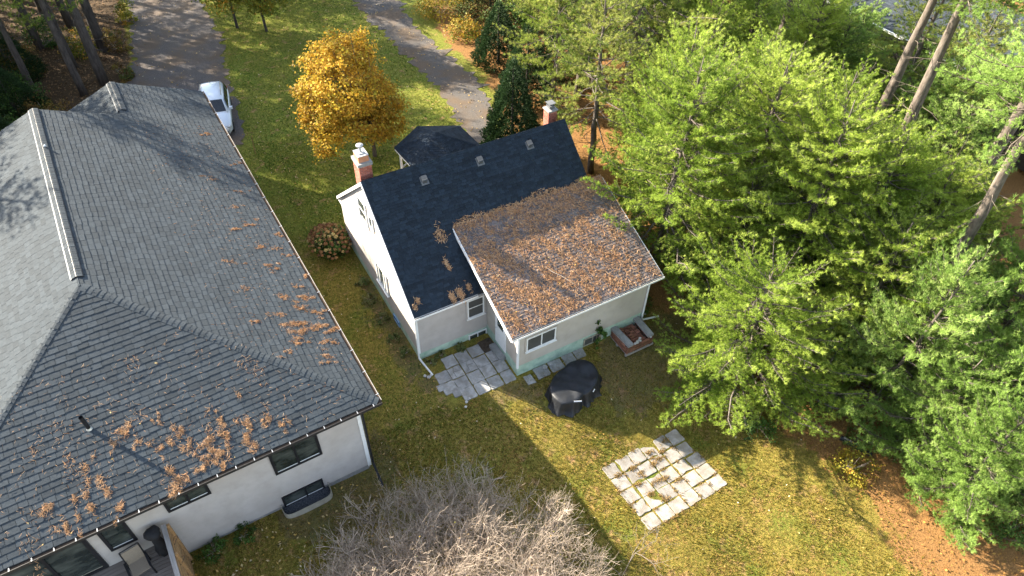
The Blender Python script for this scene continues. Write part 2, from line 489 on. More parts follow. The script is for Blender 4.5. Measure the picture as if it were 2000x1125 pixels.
def ground_material():
    m = bpy.data.materials.new('lawn and forest floor')
    m.use_nodes = True
    N, L = m.node_tree.nodes, m.node_tree.links
    b = N['Principled BSDF']
    b.inputs['Roughness'].default_value = 0.95
    b.inputs['Specular IOR Level'].default_value = 0.1
    tc = N.new('ShaderNodeTexCoord')

    def noise(s, d=6, r=.65):
        n = N.new('ShaderNodeTexNoise')
        n.inputs['Scale'].default_value = s; n.inputs['Detail'].default_value = d; n.inputs['Roughness'].default_value = r
        L.new(tc.outputs['Object'], n.inputs['Vector'])
        return n.outputs['Fac']

    def ramp(f, st):
        r = N.new('ShaderNodeValToRGB')
        r.color_ramp.elements.remove(r.color_ramp.elements[1])
        for i, (p, c) in enumerate(st):
            e = r.color_ramp.elements[0] if i == 0 else r.color_ramp.elements.new(p)
            e.position = p; e.color = (*c, 1)
        L.new(f, r.inputs['Fac'])
        return r.outputs['Color']

    def mix(f, a, c):
        x = N.new('ShaderNodeMix'); x.data_type = 'RGBA'
        L.new(f, x.inputs['Factor']); L.new(a, x.inputs['A']); L.new(c, x.inputs['B'])
        return x.outputs['Result']

    def mask(name, ns, amp):
        at = N.new('ShaderNodeAttribute'); at.attribute_name = name
        mm = N.new('ShaderNodeMath'); mm.operation = 'MULTIPLY_ADD'
        mm.inputs[1].default_value = amp; mm.inputs[2].default_value = -amp / 2
        L.new(noise(ns, 8), mm.inputs[0])
        a2 = N.new('ShaderNodeMath'); a2.operation = 'ADD'
        L.new(at.outputs['Fac'], a2.inputs[0]); L.new(mm.outputs[0], a2.inputs[1])
        mr = N.new('ShaderNodeMapRange'); mr.inputs['From Min'].default_value = .44; mr.inputs['From Max'].default_value = .56
        L.new(a2.outputs[0], mr.inputs['Value'])
        return mr.outputs['Result']

    def scaled(o, k):
        x = N.new('ShaderNodeMath'); x.operation = 'MULTIPLY'; x.inputs[1].default_value = k
        L.new(o, x.inputs[0])
        return x.outputs[0]

    grassA = ramp(noise(26, 8, .7), [(.3, (.075, .078, .016)), (.45, (.155, .138, .026)), (.58, (.25, .18, .042)), (.7, (.32, .205, .075))])
    grassB = ramp(noise(30, 8, .7), [(.3, (.05, .075, .014)), (.5, (.11, .145, .022)), (.68, (.19, .2, .035))])
    patch = N.new('ShaderNodeMapRange'); patch.inputs['From Min'].default_value = .5; patch.inputs['From Max'].default_value = .72
    L.new(noise(.55, 5), patch.inputs['Value'])
    g = mix(patch.outputs['Result'], grassA, grassB)
    at_ = N.new('ShaderNodeAttribute'); at_.attribute_name = 'front'
    g = mix(scaled(at_.outputs['Fac'], .5), g, ramp(noise(28, 8, .7), [(.3, (.05, .085, .014)), (.5, (.12, .18, .024)), (.68, (.22, .25, .04))]))
    dead = N.new('ShaderNodeMapRange'); dead.inputs['From Min'].default_value = .56; dead.inputs['From Max'].default_value = .68
    dead.inputs['To Max'].default_value = .75
    L.new(noise(1.6, 7), dead.inputs['Value'])
    g = mix(dead.outputs['Result'], g, ramp(noise(40, 6), [(.35, (.24, .14, .06)), (.6, (.44, .25, .13))]))
    mot = N.new('ShaderNodeMapRange'); mot.inputs['From Min'].default_value = .36; mot.inputs['From Max'].default_value = .64
    mot.inputs['To Min'].default_value = .62; mot.inputs['To Max'].default_value = 1.35
    L.new(noise(6.5, 6, .7), mot.inputs['Value'])
    hv = N.new('ShaderNodeHueSaturation'); L.new(mot.outputs['Result'], hv.inputs['Value']); L.new(g, hv.inputs['Color']); g = hv.outputs['Color']
    litc = ramp(noise(22, 9, .7), [(.3, (.085, .046, .022)), (.45, (.19, .098, .037)), (.58, (.31, .165, .06)), (.72, (.36, .22, .085))])
    barec = ramp(noise(20, 9, .7), [(.3, (.05, .036, .025)), (.5, (.1, .075, .05)), (.7, (.16, .12, .075))])
    g = mix(scaled(mask('bare', 1.4, 1.2), .5), g, barec)
    g = mix(mask('litter', 1.1, 1.1), g, litc)
    woodc = ramp(noise(20, 9, .7), [(.3, (.03, .022, .014)), (.48, (.075, .05, .03)), (.6, (.12, .08, .045)), (.72, (.09, .085, .035))])
    g = mix(mask('woods', 1.0, .8), g, woodc)
    L.new(g, b.inputs['Base Color'])
    bp = N.new('ShaderNodeBump'); bp.inputs['Strength'].default_value = .8; bp.inputs['Distance'].default_value = .05
    L.new(noise(24, 8, .7), bp.inputs['Height']); L.new(bp.outputs['Normal'], b.inputs['Normal'])
    return m


ground.data.materials[0] = ground_material()


def ragged_sheet(name, poly, material, z, amp, seed):
    r = np.random.default_rng(seed)
    P = []
    poly = np.array(poly, float)
    for i in range(len(poly)):
        a, b = poly[i], poly[(i + 1) % len(poly)]
        L = np.hypot(*(b - a)); n = max(1, int(L / .3))
        nrm = np.array((b - a)[::-1]) * (1, -1) / L
        for k in range(n):
            p = a + (b - a) * k / n + nrm * r.normal(0, amp)
            P.append((p[0], p[1], z))
    o = mesh_obj(name, P, [tuple(range(len(P)))], material)
    return tag(o, kind='structure')


ragged_sheet('driveway', DRIVE[::-1], M['gravel'], 0.012, .2, 3)
ragged_sheet('gravel_lane', LANE[::-1], M['gravel_pale'], 0.012, .24, 4)


# ---------------------------------------------------------------- building helpers
def frame(O, u, v):
    u = np.array(u, float); v = np.array(v, float)
    u /= np.linalg.norm(u); v /= np.linalg.norm(v)
    return np.array(O, float), u, v, np.cross(u, v)


def shingle_tabs(O, u, v, n, urange, vmax, expo, tabw, seed, jw=.35, gap=.008, vj=0.0, thk=(.009, .016)):
    """courses of tabs on a roof plane: list of (corner, width)"""
    r = np.random.default_rng(seed)
    T = []
    j = 0
    while j * expo < vmax - .02:
        v0 = j * expo
        a, b = urange(v0 + expo * .5)
        x = a - r.uniform(0, tabw)
        while x < b:
            w = tabw * (1 + jw * r.uniform(-1, 1))
            x0, x1 = max(x, a), min(x + w - gap, b)
            if x1 - x0 > .04:
                T.append((x0, x1, max(0, v0 + vj * r.uniform(-1, 1)), min(v0 + expo * 1.2, vmax + .03), r.uniform(*thk), r.uniform(), x0 == x and x1 < b))
            x += w
        j += 1
    return T


def tab_geo(O, u, v, n, t):
    x0, x1, v0, v1, th, vr, _ = t
    g = lambda a, b, c: O + u * a + v * b + n * c
    base = .004
    V = [g(x0, v0, base), g(x1, v0, base), g(x1, v1, base), g(x0, v1, base), g(x0, v0, base + th + .006), g(x1, v0, base + th + .006),
         g(x1, v1, base + .004), g(x0, v1, base + .004)]
    return V, [(4, 5, 6, 7), (0, 1, 5, 4), (1, 2, 6, 5), (3, 0, 4, 7)]


def lay_shingles(planes, parent, material, budget, Mworld=None, rest_name='shingles'):
    """planes: (O,u,v,n,tabs) in the parent's frame; nearest whole tabs become parts, the rest one stuff part"""
    allt = []
    for k, (O, u, v, n, T) in enumerate(planes):
        for t in T:
            c = O + u * (t[0] + t[1]) / 2 + v * t[2]
            cw = c if Mworld is None else np.array(Mworld @ Vector(c))
            d = np.linalg.norm(cw - CAMP)
            vis = (CAMP - cw) @ (n if Mworld is None else np.array(Mworld.to_3x3() @ Vector(n))) / d
            q = R_CAM @ (cw - CAMP)
            inf = abs(q[0] / q[2]) < .71 and abs(q[1] / q[2]) < .395
            size = (t[1] - t[0]) * max(vis, 0.02) / d ** 2 * (1 if inf and t[6] else 0)
            allt.append((size, k, t))
    allt.sort(key=lambda s: -s[0])
    mbs = MB()
    protos = []
    O0 = np.zeros(3); ex = np.array((1., 0, 0)); ey = np.array((0, 1., 0)); ez = np.array((0, 0, 1.))
    for i, (s, k, t) in enumerate(allt):
        O, u, v, n, _ = planes[k]
        if i < budget and s > 0:
            L = t[3] - t[2]
            if len(protos) < 6:
                V, F = tab_geo(O0, ex, ey, ez, (0, .33, 0, .26, .009 + .0013 * len(protos), 0, True))
                p = mesh_obj('shingle', V, F, material, parent, [0] * 8)
                protos.append(p)
                o = p
            else:
                o = protos[i % 6].copy(); COL.objects.link(o)
            P = O + u * t[0] + v * t[2]
            m = Matrix.Identity(4)
            sx, sy = (t[1] - t[0]) / .33, L / .26
            for r_ in range(3):
                m[r_][0] = u[r_] * sx; m[r_][1] = v[r_] * sy; m[r_][2] = n[r_]; m[r_][3] = P[r_]
            o.matrix_local = m
        else:
            V, F = tab_geo(O, u, v, n, t)
            mbs.add(V, F, t[5])
    o = mbs.build(rest_name, material, parent)
    tag(o, kind='stuff')
    return o


def ridge_caps(a, b, na, nb, half, expo, material, parent, lift=.015, name='ridge_cap', th=.014):
    """overlapping cap pieces from a (low end) to b along a ridge or hip with side normals na, nb"""
    a, b = np.array(a, float), np.array(b, float)
    d = b - a
    L = np.linalg.norm(d); d /= L
    up = unit(np.array(na) + np.array(nb))
    sa = np.cross(np.array(na), d); sb = np.cross(np.array(nb), d)
    if sa @ np.array(na) > 0 or True:
        # side directions lying in each slope, pointing away from the line
        sa = sa if sa @ np.array(nb) < 0 else -sa
        sb = sb if sb @ np.array(na) < 0 else -sb
    l = expo * 1.25
    first = None
    n = int(L / expo)
    for i in range(n):
        if first is None:
            V = []
            for (yy, hh) in ((0, lift + th), (l, lift)):
                for s, off in ((sa, half), (sa, half * .25), (sb, half * .25), (sb, half)):
                    drop = .0 if off > half * .5 else .0
                    V.append(d * yy + s * off + up * (hh + .004 - drop))
            low = [d * 0 + s * off + up * .002 for s, off in ((sa, half), (sa, half * .25), (sb, half * .25), (sb, half))]
            low2 = [d * l + s * off + up * .002 for s, off in ((sa, half), (sb, half))]
            V += low + low2
            F = [(0, 1, 5, 4), (1, 2, 6, 5), (2, 3, 7, 6), (8, 9, 1, 0), (9, 10, 2, 1), (10, 11, 3, 2), (8, 0, 4, 12), (11, 13, 7, 3)]
            me_o = mesh_obj(name, V, F, material, parent, [0] * len(V))
            me_o.location = a + d * (i * expo)
            first = me_o
        else:
            o = first.copy(); COL.objects.link(o)
            o.location = a + d * (i * expo) + up * random.uniform(-.002, .003)
    return first


def lap_wall(mb, a, b, z0, zfun, lap=.12, proud=.034, gable=None):
    """horizontal laps on the outer side (right of a->b is outside); gable(z)->(s0,s1) limits along the wall"""
    a, b = np.array(a, float), np.array(b, float)
    d = b - a
    L = np.linalg.norm(d); d /= L
    n = np.array((d[1], -d[0]))
    z = z0
    while z < zfun - .01:
        z1 = min(z + lap, zfun)
        s0, s1 = (0, L) if gable is None else gable(z + lap / 2)
        if s1 - s0 > .05:
            g = lambda s, o, zz: (a[0] + d[0] * s + n[0] * o, a[1] + d[1] * s + n[1] * o, zz)
            V = [g(s0, 0.002, z), g(s1, 0.002, z), g(s1, proud, z), g(s0, proud, z), g(s1, .004, z1), g(s0, .004, z1)]
            mb.add(V, [(0, 3, 2, 1), (3, 5, 4, 2), (0, 5, 3), (1, 2, 4)])
        z = z1
    return mb


def window(parent, c, w, h, nrm, frame_mat, glass_mat, mull=(), fw=.07, proud=.05, sill=False, trim=None, trans=(), sash=None, label=None):
    """window on a wall; c centre (parent frame), nrm outward 2D unit normal"""
    n = np.array((nrm[0], nrm[1], 0.)); s = np.array((-nrm[1], nrm[0], 0.)); up = np.array((0, 0, 1.))
    c = np.array(c, float)
    Mx = np.stack([s, n, up], 1)
    f = MB()
    P = lambda x, o, z: c + s * x + n * o + up * z
    f.box(P(0, proud / 2, h / 2 - fw / 2), (w, proud, fw), 0, 0, Mx)
    f.box(P(0, proud / 2, -h / 2 + fw / 2), (w, proud, fw), 0, 0, Mx)
    for k in (-1, 1):
        f.box(P(k * (w / 2 - fw / 2), proud / 2, 0), (fw, proud, h - 2 * fw), 0, 0, Mx)
    for x in mull:
        f.box(P(x, proud / 2 - .003, 0), (fw * .8, proud - .008, h - 2 * fw), 0, 0, Mx)
    for z in trans:
        f.box(P(0, proud / 2 - .006, z), (w - 2 * fw, proud - .014, fw * .6), 0, 0, Mx)
    fo = f.build('window', frame_mat, parent)
    if label: fo['label'] = label
    xs_ = sorted([-w / 2 + fw * .5] + list(mull) + [w / 2 - fw * .5])
    zs_ = sorted([-h / 2 + fw * .5] + list(trans) + [h / 2 - fw * .5])
    for i in range(len(xs_) - 1):
        for j in range(len(zs_) - 1):
            g = MB()
            g.box(P((xs_[i] + xs_[i + 1]) / 2, .016, (zs_[j] + zs_[j + 1]) / 2), (xs_[i + 1] - xs_[i] - .01, .02, zs_[j + 1] - zs_[j] - .01), 0, 0, Mx)
            g.build('pane', glass_mat, fo)
            if sash is not None:
                e = MB()
                ww, hh, q = xs_[i + 1] - xs_[i] - fw * .9, zs_[j + 1] - zs_[j] - fw * .8, .022
                cx_, cz_ = (xs_[i] + xs_[i + 1]) / 2, (zs_[j] + zs_[j + 1]) / 2
                e.box(P(cx_, .03, cz_ - hh / 2 + q), (ww, .012, q * 1.6), 0, 0, Mx)
                e.build('sash', sash, fo)
    if sill:
        g = MB(); g.box(P(0, proud * .9, -h / 2 - .03), (w + .12, proud * 1.8, .05), 0, 0, Mx)
        g.build('sill', frame_mat, fo)
    if trim is not None:
        g = MB()
        t = .07
        for k in (-1, 1):
            g.box(P(k * (w / 2 + t / 2), .02, 0), (t, .035, h + 2 * t), 0, 0, Mx)
        g.box(P(0, .02, h / 2 + t / 2), (w, .035, t), 0, 0, Mx)
        g.box(P(0, .02, -h / 2 - t / 2), (w, .035, t), 0, 0, Mx)
        g.build('casing', trim, fo)
    return fo


# ---------------------------------------------------------------- the large house with the grey hip roof
HX, HY, HZ, PM, HW = 4.1, 15.47, 4.35, .4075, 7.7
RX, RY, RZ = HX - HW, HY + HW, HZ + HW * PM
YB, Y2, X2 = 36.4, 40.05, -0.1
Z2 = HZ + (HX - X2) * PM
lh = thing('hip_roof_house', 'large white house with a grey shingled hip roof, black windows and gutters', 'house', (3.36, 15.87, 0))
LO = np.array((3.36, 15.87, 0.))
lw = MB()
lw.bx(-10.8, 3.36, 15.87, 36.0, -.3, HZ - .12)
lw.bx(-3.6, 3.355, 36.0, 39.7, -.3, HZ - .12)
lw.build('wall', M['siding_white'], lh, True)
sd = MB()
lap_wall(sd, (-10.8, 15.87), (3.36, 15.87), .12, HZ - .15, .15, .036)
lap_wall(sd, (3.36, 15.87), (3.36, 39.7), .12, HZ - .15, .15, .036)
tag(sd.build('siding', M['siding_white'], lh, True), kind='stuff')
cb = MB()
cb.box((3.36, 15.87, (HZ - .3) / 2 + .05), (.14, .14, HZ - .35))
cb.build('corner_board', M['white_paint'], lh, True)
fb = MB(); fb.bx(-10.78, 3.3, 15.84, 15.868, -.3, .12); fb.bx(3.362, 3.39, 15.9, 39.6, -.3, .12)
fb.build('foundation', M['concrete'], lh, True)

rf = MB()
dn = (0, 0, -.1)
rf.solid([(HX, HY, HZ), (HX, Y2, HZ), (X2, Y2, Z2), (X2, YB, Z2), (RX, YB, RZ), (RX, RY, RZ)], dn)
rf.solid([(RX, RY, RZ), (RX, YB, RZ), (RX - HW, YB, HZ), (RX - HW, HY, HZ)], dn)
rf.solid([(HX, HY, HZ), (RX, RY, RZ), (RX - HW, HY, HZ)], dn)
rf.solid([(X2, YB - 1.5, Z2 + .002), (X2, Y2, Z2), (X2 - 4.2, Y2, HZ), (X2 - 4.2, YB - 1.5, HZ)], dn)
roof_l = rf.build('roof', M['underlay'], lh, True)
gw = MB()
gw.solid([(X2 - 3.7, 39.72, HZ - .1), (3.36, 39.72, HZ - .1), (X2, 39.72, Z2 - .25)], (0, -.1, 0))
gw.solid([(RX - HW + .6, YB - .4, HZ - .1), (HX - .6, YB - .4, HZ - .1), (RX, YB - .4, RZ - .3)], (0, -.1, 0))
gw.build('gable_wall', M['siding_white'], lh, True)
cs = math.sqrt(1 + PM * PM)
planes = []
# east slope: courses run along Y
O, u, v, n = frame(np.array((HX, HY, HZ)) - LO, (0, 1, 0), (-1, 0, PM))


def ur_e(vv):
    x = HX - vv / cs
    return (HX - x + .02, (Y2 if x > X2 else YB) - HY)


planes.append((O, u, v, n, shingle_tabs(O, u, v, n, ur_e, HW * cs, .22, .34, 21, .2, .013, .02, (.011, .018))))
O, u, v, n = frame(np.array((RX - HW, HY, HZ)) - LO, (1, 0, 0), (0, 1, PM))
planes.append((O, u, v, n, shingle_tabs(O, u, v, n, lambda vv: (vv / cs + .02, 2 * HW - vv / cs - .02), HW * cs, .22, .34, 22, .2, .013, .02, (.011, .018))))
O, u, v, n = frame(np.array((RX - HW, YB, HZ)) - LO, (0, -1, 0), (1, 0, PM))
planes.append((O, u, v, n, shingle_tabs(O, u, v, n, lambda vv: (0, YB - HY - vv / cs - .02), HW * cs, .22, .34, 23, .2, .013, .02, (.011, .018))))
O, u, v, n = frame(np.array((X2 - 4.2, Y2, HZ)) - LO, (0, -1, 0), (1, 0, PM))
planes.append((O, u, v, n, shingle_tabs(O, u, v, n, lambda vv: (0, Y2 - YB), 4.2 * cs, .22, .34, 24, .2, .013, .02, (.011, .018))))
lay_shingles(planes, roof_l, M['shingle_grey'], 300, Matrix.Translation(LO), 'roof_shingles')
nE = unit(np.array((PM, 0, 1.))); nW = unit(np.array((-PM, 0, 1.))); nS = unit(np.array((0, -PM, 1.)))
ridge_caps(np.array((HX, HY, HZ)) - LO, np.array((RX, RY, RZ)) - LO, nE, nS, .17, .2, M['shingle_grey'], roof_l, .02, 'hip_cap')
ridge_caps(np.array((RX - HW, HY, HZ)) - LO, np.array((RX, RY, RZ)) - LO, nW, nS, .17, .2, M['shingle_grey'], roof_l, .02, 'hip_cap')


def ridge_vent(x, y0, y1, z):
    """raised vent strip under the ridge caps, its sunlit west edge painted on as a white strip"""
    r = MB()
    for s in (-1, 1):
        r.solid([(x, y0, z + .06), (x, y1, z + .06), (x + s * .21, y1, z + .06 - .21 * PM * .9), (x + s * .21, y0, z + .06 - .21 * PM * .9)][::(1 if s < 0 else -1)], (0, 0, -.05))
    r.build('ridge_vent', M['gutter_dark'], roof_l, True)
    k = MB()
    k.beam((x - .222, y0, z - .03), (x - .222, y1, z - .03), .008, .02)
    k.build('vent_lit_edge', M['white_paint'], roof_l, True)
    ridge_caps(np.array((x, y0, z + .05)) - LO, np.array((x, y1, z + .05)) - LO, unit(np.array((PM * .9, 0, 1))), unit(np.array((-PM * .9, 0, 1))), .2, .15,
               M['shingle_grey'], roof_l, .012, 'ridge_cap', .007)


ridge_vent(RX, RY + .45, YB, RZ)
ridge_vent(X2, YB + .55, Y2, Z2)
# gutters: trough of three boards, debris bed, hangers
for nm, a, b, out in (('s', (RX - HW, HY, HZ), (HX + .1, HY, HZ), (0, -1)), ('e', (HX, HY, HZ), (HX, Y2, HZ), (1, 0))):
    a, b = np.array(a), np.array(b)
    o = np.array((out[0], out[1], 0.))
    g = MB()
    g.beam(a + o * .125 + (0, 0, -.07), b + o * .125 + (0, 0, -.07), .012, .12)
    g.beam(a + o * .065 + (0, 0, -.127), b + o * .065 + (0, 0, -.127), .13, .012)
    g.beam(a + o * .004 + (0, 0, -.11), b + o * .004 + (0, 0, -.11), .014, .2)
    gut = g.build('gutter', M['gutter_dark'], lh, True)
    g = MB(); g.beam(a + o * .06 + (0, 0, -.075), b + o * .06 + (0, 0, -.075), .1, .05)
    tag(g.build('gutter_debris', M['debris'], gut, True), kind='stuff')
    g = MB(); g.beam(a + o * .127 + (0, 0, -.004), b + o * .127 + (0, 0, -.004), .02, .012)
    g.build('gutter_lip', M['gutter_dark'] if nm == 's' else M['wood_grey'], gut, True)
    L = np.linalg.norm(b - a); d = (b - a) / L
    h0 = None
    k = .3
    while k < L:
        if h0 is None:
            g = MB(); g.beam((0, 0, 0), np.array(o) * .1, .02, .02); g.box((np.array(o) * .1 + (0, 0, .01)), (.03, .03, .03))
            h0 = g.build('gutter_hanger', M['metal'], gut)
        else:
            h0 = h0.copy(); COL.objects.link(h0)
        h0.location = a + d * k + o * .03 + (0, 0, .005) - LO
        k += .62 if nm == 's' else 1.2
# soffit
g = MB(); g.bx(RX - HW + .02, HX - .02, HY + .02, 15.86, HZ - .16, HZ - .145); g.bx(3.37, HX - .02, 15.87, Y2 - .1, HZ - .16, HZ - .145)
g.build('soffit', M['white_paint'], lh, True)
# downspout at the south-east corner and its ground extension
g = MB()
g.tube([(3.5, 15.42, HZ - .13), (3.5, 15.5, HZ - .3), (3.5, 15.78, HZ - .55), (3.5, 15.79, .35), (3.49, 15.7, .22), (3.44, 14.72, .03)], .05, 6)
g.build('downspout', M['black_paint'], lh, True)
g = MB()
g.tube([(3.5, 37.9, HZ - .2), (3.5, 37.9, .3), (3.62, 37.9, .15), (5.0, 37.6, .1)], .06, 6)
g.build('downspout', M['black_paint'], lh, True)
# vent pipe through the south hip, small vent cap on the ridge
g = MB(); g.tube([(-4.73, 18.38, 5.4), (-4.75, 18.38, 6.22)], .068, 12, caps=False); g.tube([(-4.75, 18.38, 6.22), (-4.73, 18.38, 5.6)], .055, 12, caps=False)
vp = g.build('vent_pipe', M['black_paint'], lh, True)
g = MB(); g.lathe([(.1, -.02), (.06, .07)], (-4.73, 18.38, 5.56), 12)
g.build('pipe_boot', M['metal'], vp, True)
g = MB(); g.lathe([(.05, 0), (.06, .06), (.03, .1)], (-3.5, 32.8, RZ + .05), 10)
g.build('vent_cap', M['metal'], lh, True)
# windows of the south wall
W0 = lambda x, z: np.array((x, 15.857, z)) - LO
window(lh, W0(.86, 2.98), 1.78, 1.42, (0, -1), M['black_paint'], M['glass'], (0,), .1, .07, trim=None, sash=M['white_paint'])
window(lh, W0(-2.88, 3.35), 1.44, .78, (0, -1), M['black_paint'], M['glass'], (0,), .1, .07, sash=M['white_paint'])
window(lh, W0(-5.24, 3.0), .84, 1.42, (0, -1), M['black_paint'], M['glass'], (), .1, .07, sash=M['white_paint'])
window(lh, W0(-7.3, 2.62), 2.6, 2.15, (0, -1), M['black_paint'], M['glass'], (0,), .13, .08, sash=M['galv'], label='wide black framed patio door onto the deck')
window(lh, W0(-9.3, 2.9), .9, 1.3, (0, -1), M['black_paint'], M['glass'], (), .1, .07)
window(lh, W0(.64, .33), 1.62, .72, (0, -1), M['black_paint'], M['glass'], (.1,), .07, .05, sash=M['white_paint'])
# corrugated window well round the basement window
g = MB()
ring = []
for t in np.linspace(0, 1, 22):
    a = math.pi * t
    ring.append((.66 - .95 * math.copysign(abs(math.cos(a)) ** .3, math.cos(a)), 15.87 - .62 * math.sin(a) ** .4))
k0 = 0
for zz in np.arange(-.12, .23, .05):
    for (i0, i1) in zip(range(len(ring) - 1), range(1, len(ring))):
        (xa, ya), (xb, yb) = ring[i0], ring[i1]
        for (za, zb, oa, ob) in ((zz, zz + .025, 0, .018), (zz + .025, zz + .05, .018, 0)):
            def off(x, y, o):
                d = np.array((x - .66, y - 15.87)); d = d / (np.linalg.norm(d) + 1e-9)
                return (x + d[0] * o, y + d[1] * o)
            A, B = off(xa, ya, oa), off(xb, yb, oa); C, D = off(xb, yb, ob), off(xa, ya, ob)
            g.add([(*A, za), (*B, za), (*C, zb), (*D, zb)], [(0, 1, 2, 3)])
well = g.build('window_well', M['galv'], lh, True)
g = MB()
for (i0, i1) in zip(range(len(ring) - 1), range(1, len(ring))):
    g.beam((*ring[i0], .237), (*ring[i1], .237), .02, .012)
g.build('rim', M['galv'], well, True)
g = MB(); g.prism([(.66 + (x - .66) * .97, 15.87 + (y - 15.87) * .97) for x, y in ring], -.1, -.005)
g.build('well_gravel', M['well_stone'], well, True)

# ---------------------------------------------------------------- deck, its fence, chair, covered heater
dk = thing('deck', 'raised grey board deck against the white house wall', 'deck', (-7.4, 14.4, 0))
dl = np.array((-7.4, 14.4, 0.))
first = None
y = 15.78
while y > 12.6:
    if first is None:
        g = MB(); g.box((0, 0, 0), (7.0, .135, .035), 0, 0)
        first = g.build('deck_board', M['deck'], dk); o = first
    else:
        o = first.copy(); COL.objects.link(o)
    o.location = np.array((-7.45, y, 1.43)) - dl
    y -= .143
g = MB()
for x in (-10.5, -8.5, -6.4, -4.2):
    for yy in (13.0, 15.4):
        g.bx(x - .06, x + .06, yy - .06, yy + .06, -.6, 1.4)
g.build('joist_frame', M['wood_grey'], dk, True)
g = MB(); g.bx(-4.03, -3.97, 12.6, 15.8, 1.2, 1.40)
g.build('rim_board', M['wood_grey'], dk, True)

pf = thing('privacy_fence', 'slatted wooden privacy fence along the deck edge with a grey cap rail', 'fence', (-3.85, 14.3, 0))
pl = np.array((-3.85, 14.3, 0.))
g = MB(); g.bx(-3.97, -3.82, 12.4, 15.6, 2.72, 2.76)
g.build('cap_rail', M['wood_grey'], pf, True)
first = None
for k in range(14):
    z = -.1 + k * .2
    if first is None:
        g = MB(); g.box((0, 0, 0), (.025, 3.2, .15)); first = g.build('slat', M['fence_wood'], pf); o = first
    else:
        o = first.copy(); COL.objects.link(o)
    o.location = np.array((-3.83 + (k % 2) * .012, 14.0, z)) - pl
first = None
for yy in (15.55, 14.4, 13.2):
    for xx in (-3.77, -3.9):
        if first is None:
            g = MB(); g.box((0, 0, 0), (.09, .09, 3.2)); first = g.build('post', M['fence_wood'], pf); o = first
        else:
            o = first.copy(); COL.objects.link(o)
        o.location = np.array((xx, yy, 1.1)) - pl
g = MB()
for (yy, zz) in ((15.0, 2.5), (14.3, 2.3)):
    g.tube([(-3.74 + .16 * math.sin(a) * abs(math.sin(a)), yy + .1 * math.cos(a), zz + .16 * math.sin(a)) for a in np.linspace(0, 2 * math.pi, 14)], .008, 5)
tag(g.build('cable_loop', M['car_trim'], pf, True))

ch = thing('patio_chair', 'black framed patio chair with a tan sling seat on the deck', 'chair', (-5.05, 15.05, 1.45), rad(8))
g = MB(); g.box((0, .02, .42), (.56, .54, .03)); g.build('seat', M['mesh_tan'], ch)
g = MB(); Mx = np.array(Matrix.Rotation(rad(-14), 3, 'X')); g.box((0, .36, .72), (.56, .03, .6), 0, 0, Mx); g.build('backrest', M['mesh_tan'], ch)
for s in (-1, 1):
    g = MB(); g.tube([(s * .32, -.28, 0), (s * .32, -.26, .62), (s * .32, .22, .64), (s * .32, .33, .45), (s * .32, .3, 0)], .03, 6)
    g.build('side_frame', M['black_paint'], ch)
    g = MB(); g.box((s * .33, -.02, .66), (.075, .58, .03)); g.build('armrest', M['black_paint'], ch)
    g = MB(); g.tube([(s * .3, .27, .42), (s * .3, .46, 1.06)], .028, 6); g.build('back_post', M['black_paint'], ch)
g = MB(); g.tube([(-.3, .46, 1.06), (.3, .46, 1.06)], .028, 6); g.build('top_rail', M['black_paint'], ch)

hb = MB()
prof = [(.2, 0), (.26, .05), (.24, .3), (.17, .55), (.15, .8), (.13, 1.0), (.2, 1.08), (.26, 1.2), (.24, 1.34), (.14, 1.42), (.02, 1.45)]
P = []
k = 18
for r, z in prof:
    for j in range(k):
        a = 2 * math.pi * j / k
        rr = r * (1 + .1 * math.sin(3 * a + z * 4) + .06 * math.sin(7 * a + z * 9))
        P.append((-4.28 + rr * math.cos(a), 15.5 + rr * math.sin(a), 1.45 + z))
F = [(i * k + j, i * k + (j + 1) % k, (i + 1) * k + (j + 1) % k, (i + 1) * k + j) for i in range(len(prof) - 1) for j in range(k)]
F.append(tuple(range(k - 1, -1, -1))); F.append(tuple((len(prof) - 1) * k + j for j in range(k)))
hb.add([tuple(np.array(p) - (-4.28, 15.5, 1.45)) for p in P], F)
o = hb.build('covered_heater', M['cloth_black'], None, smooth=True)
o.location = (-4.28, 15.5, 1.45)
tag(o, 'patio heater wrapped in a black cover beside the fence', 'heater')
g = MB(); g.tube([(-6.0 + t * 1.6, 14.75 + .25 * math.sin(t * 5) - .1 * t, 1.46) for t in np.linspace(0, 1, 16)], .018, 5)
tag(g.build('hose', M['car_trim']), 'thin black hose lying on the deck boards in front of the chair', 'hose')


# ---------------------------------------------------------------- the small steep-roofed house (its own frame, turned a little)
SA = rad(-1.5)
sh = thing('gable_house', 'small white house with a steep dark roof and a lower needle covered rear roof', 'house', (7.42, 19.62, 0), SA)
SM = Matrix.Translation((7.42, 19.62, 0)) @ Matrix.Rotation(SA, 4, 'Z')
EZ, RYL, RZL, FL, LEN = 3.0, 4.75, 7.05, 9.5, 10.3
ms = (RZL - EZ) / RYL
XE0, XE1, YE, ZE, YT = 3.08, 11.0, -3.0, 2.97, 2.4
ZT = EZ + ms * YT
me_ = (ZT - ZE) / (YT - YE)
FZ = .44
FX = .6


def S2W(p):
    return np.array(SM @ Vector(p))


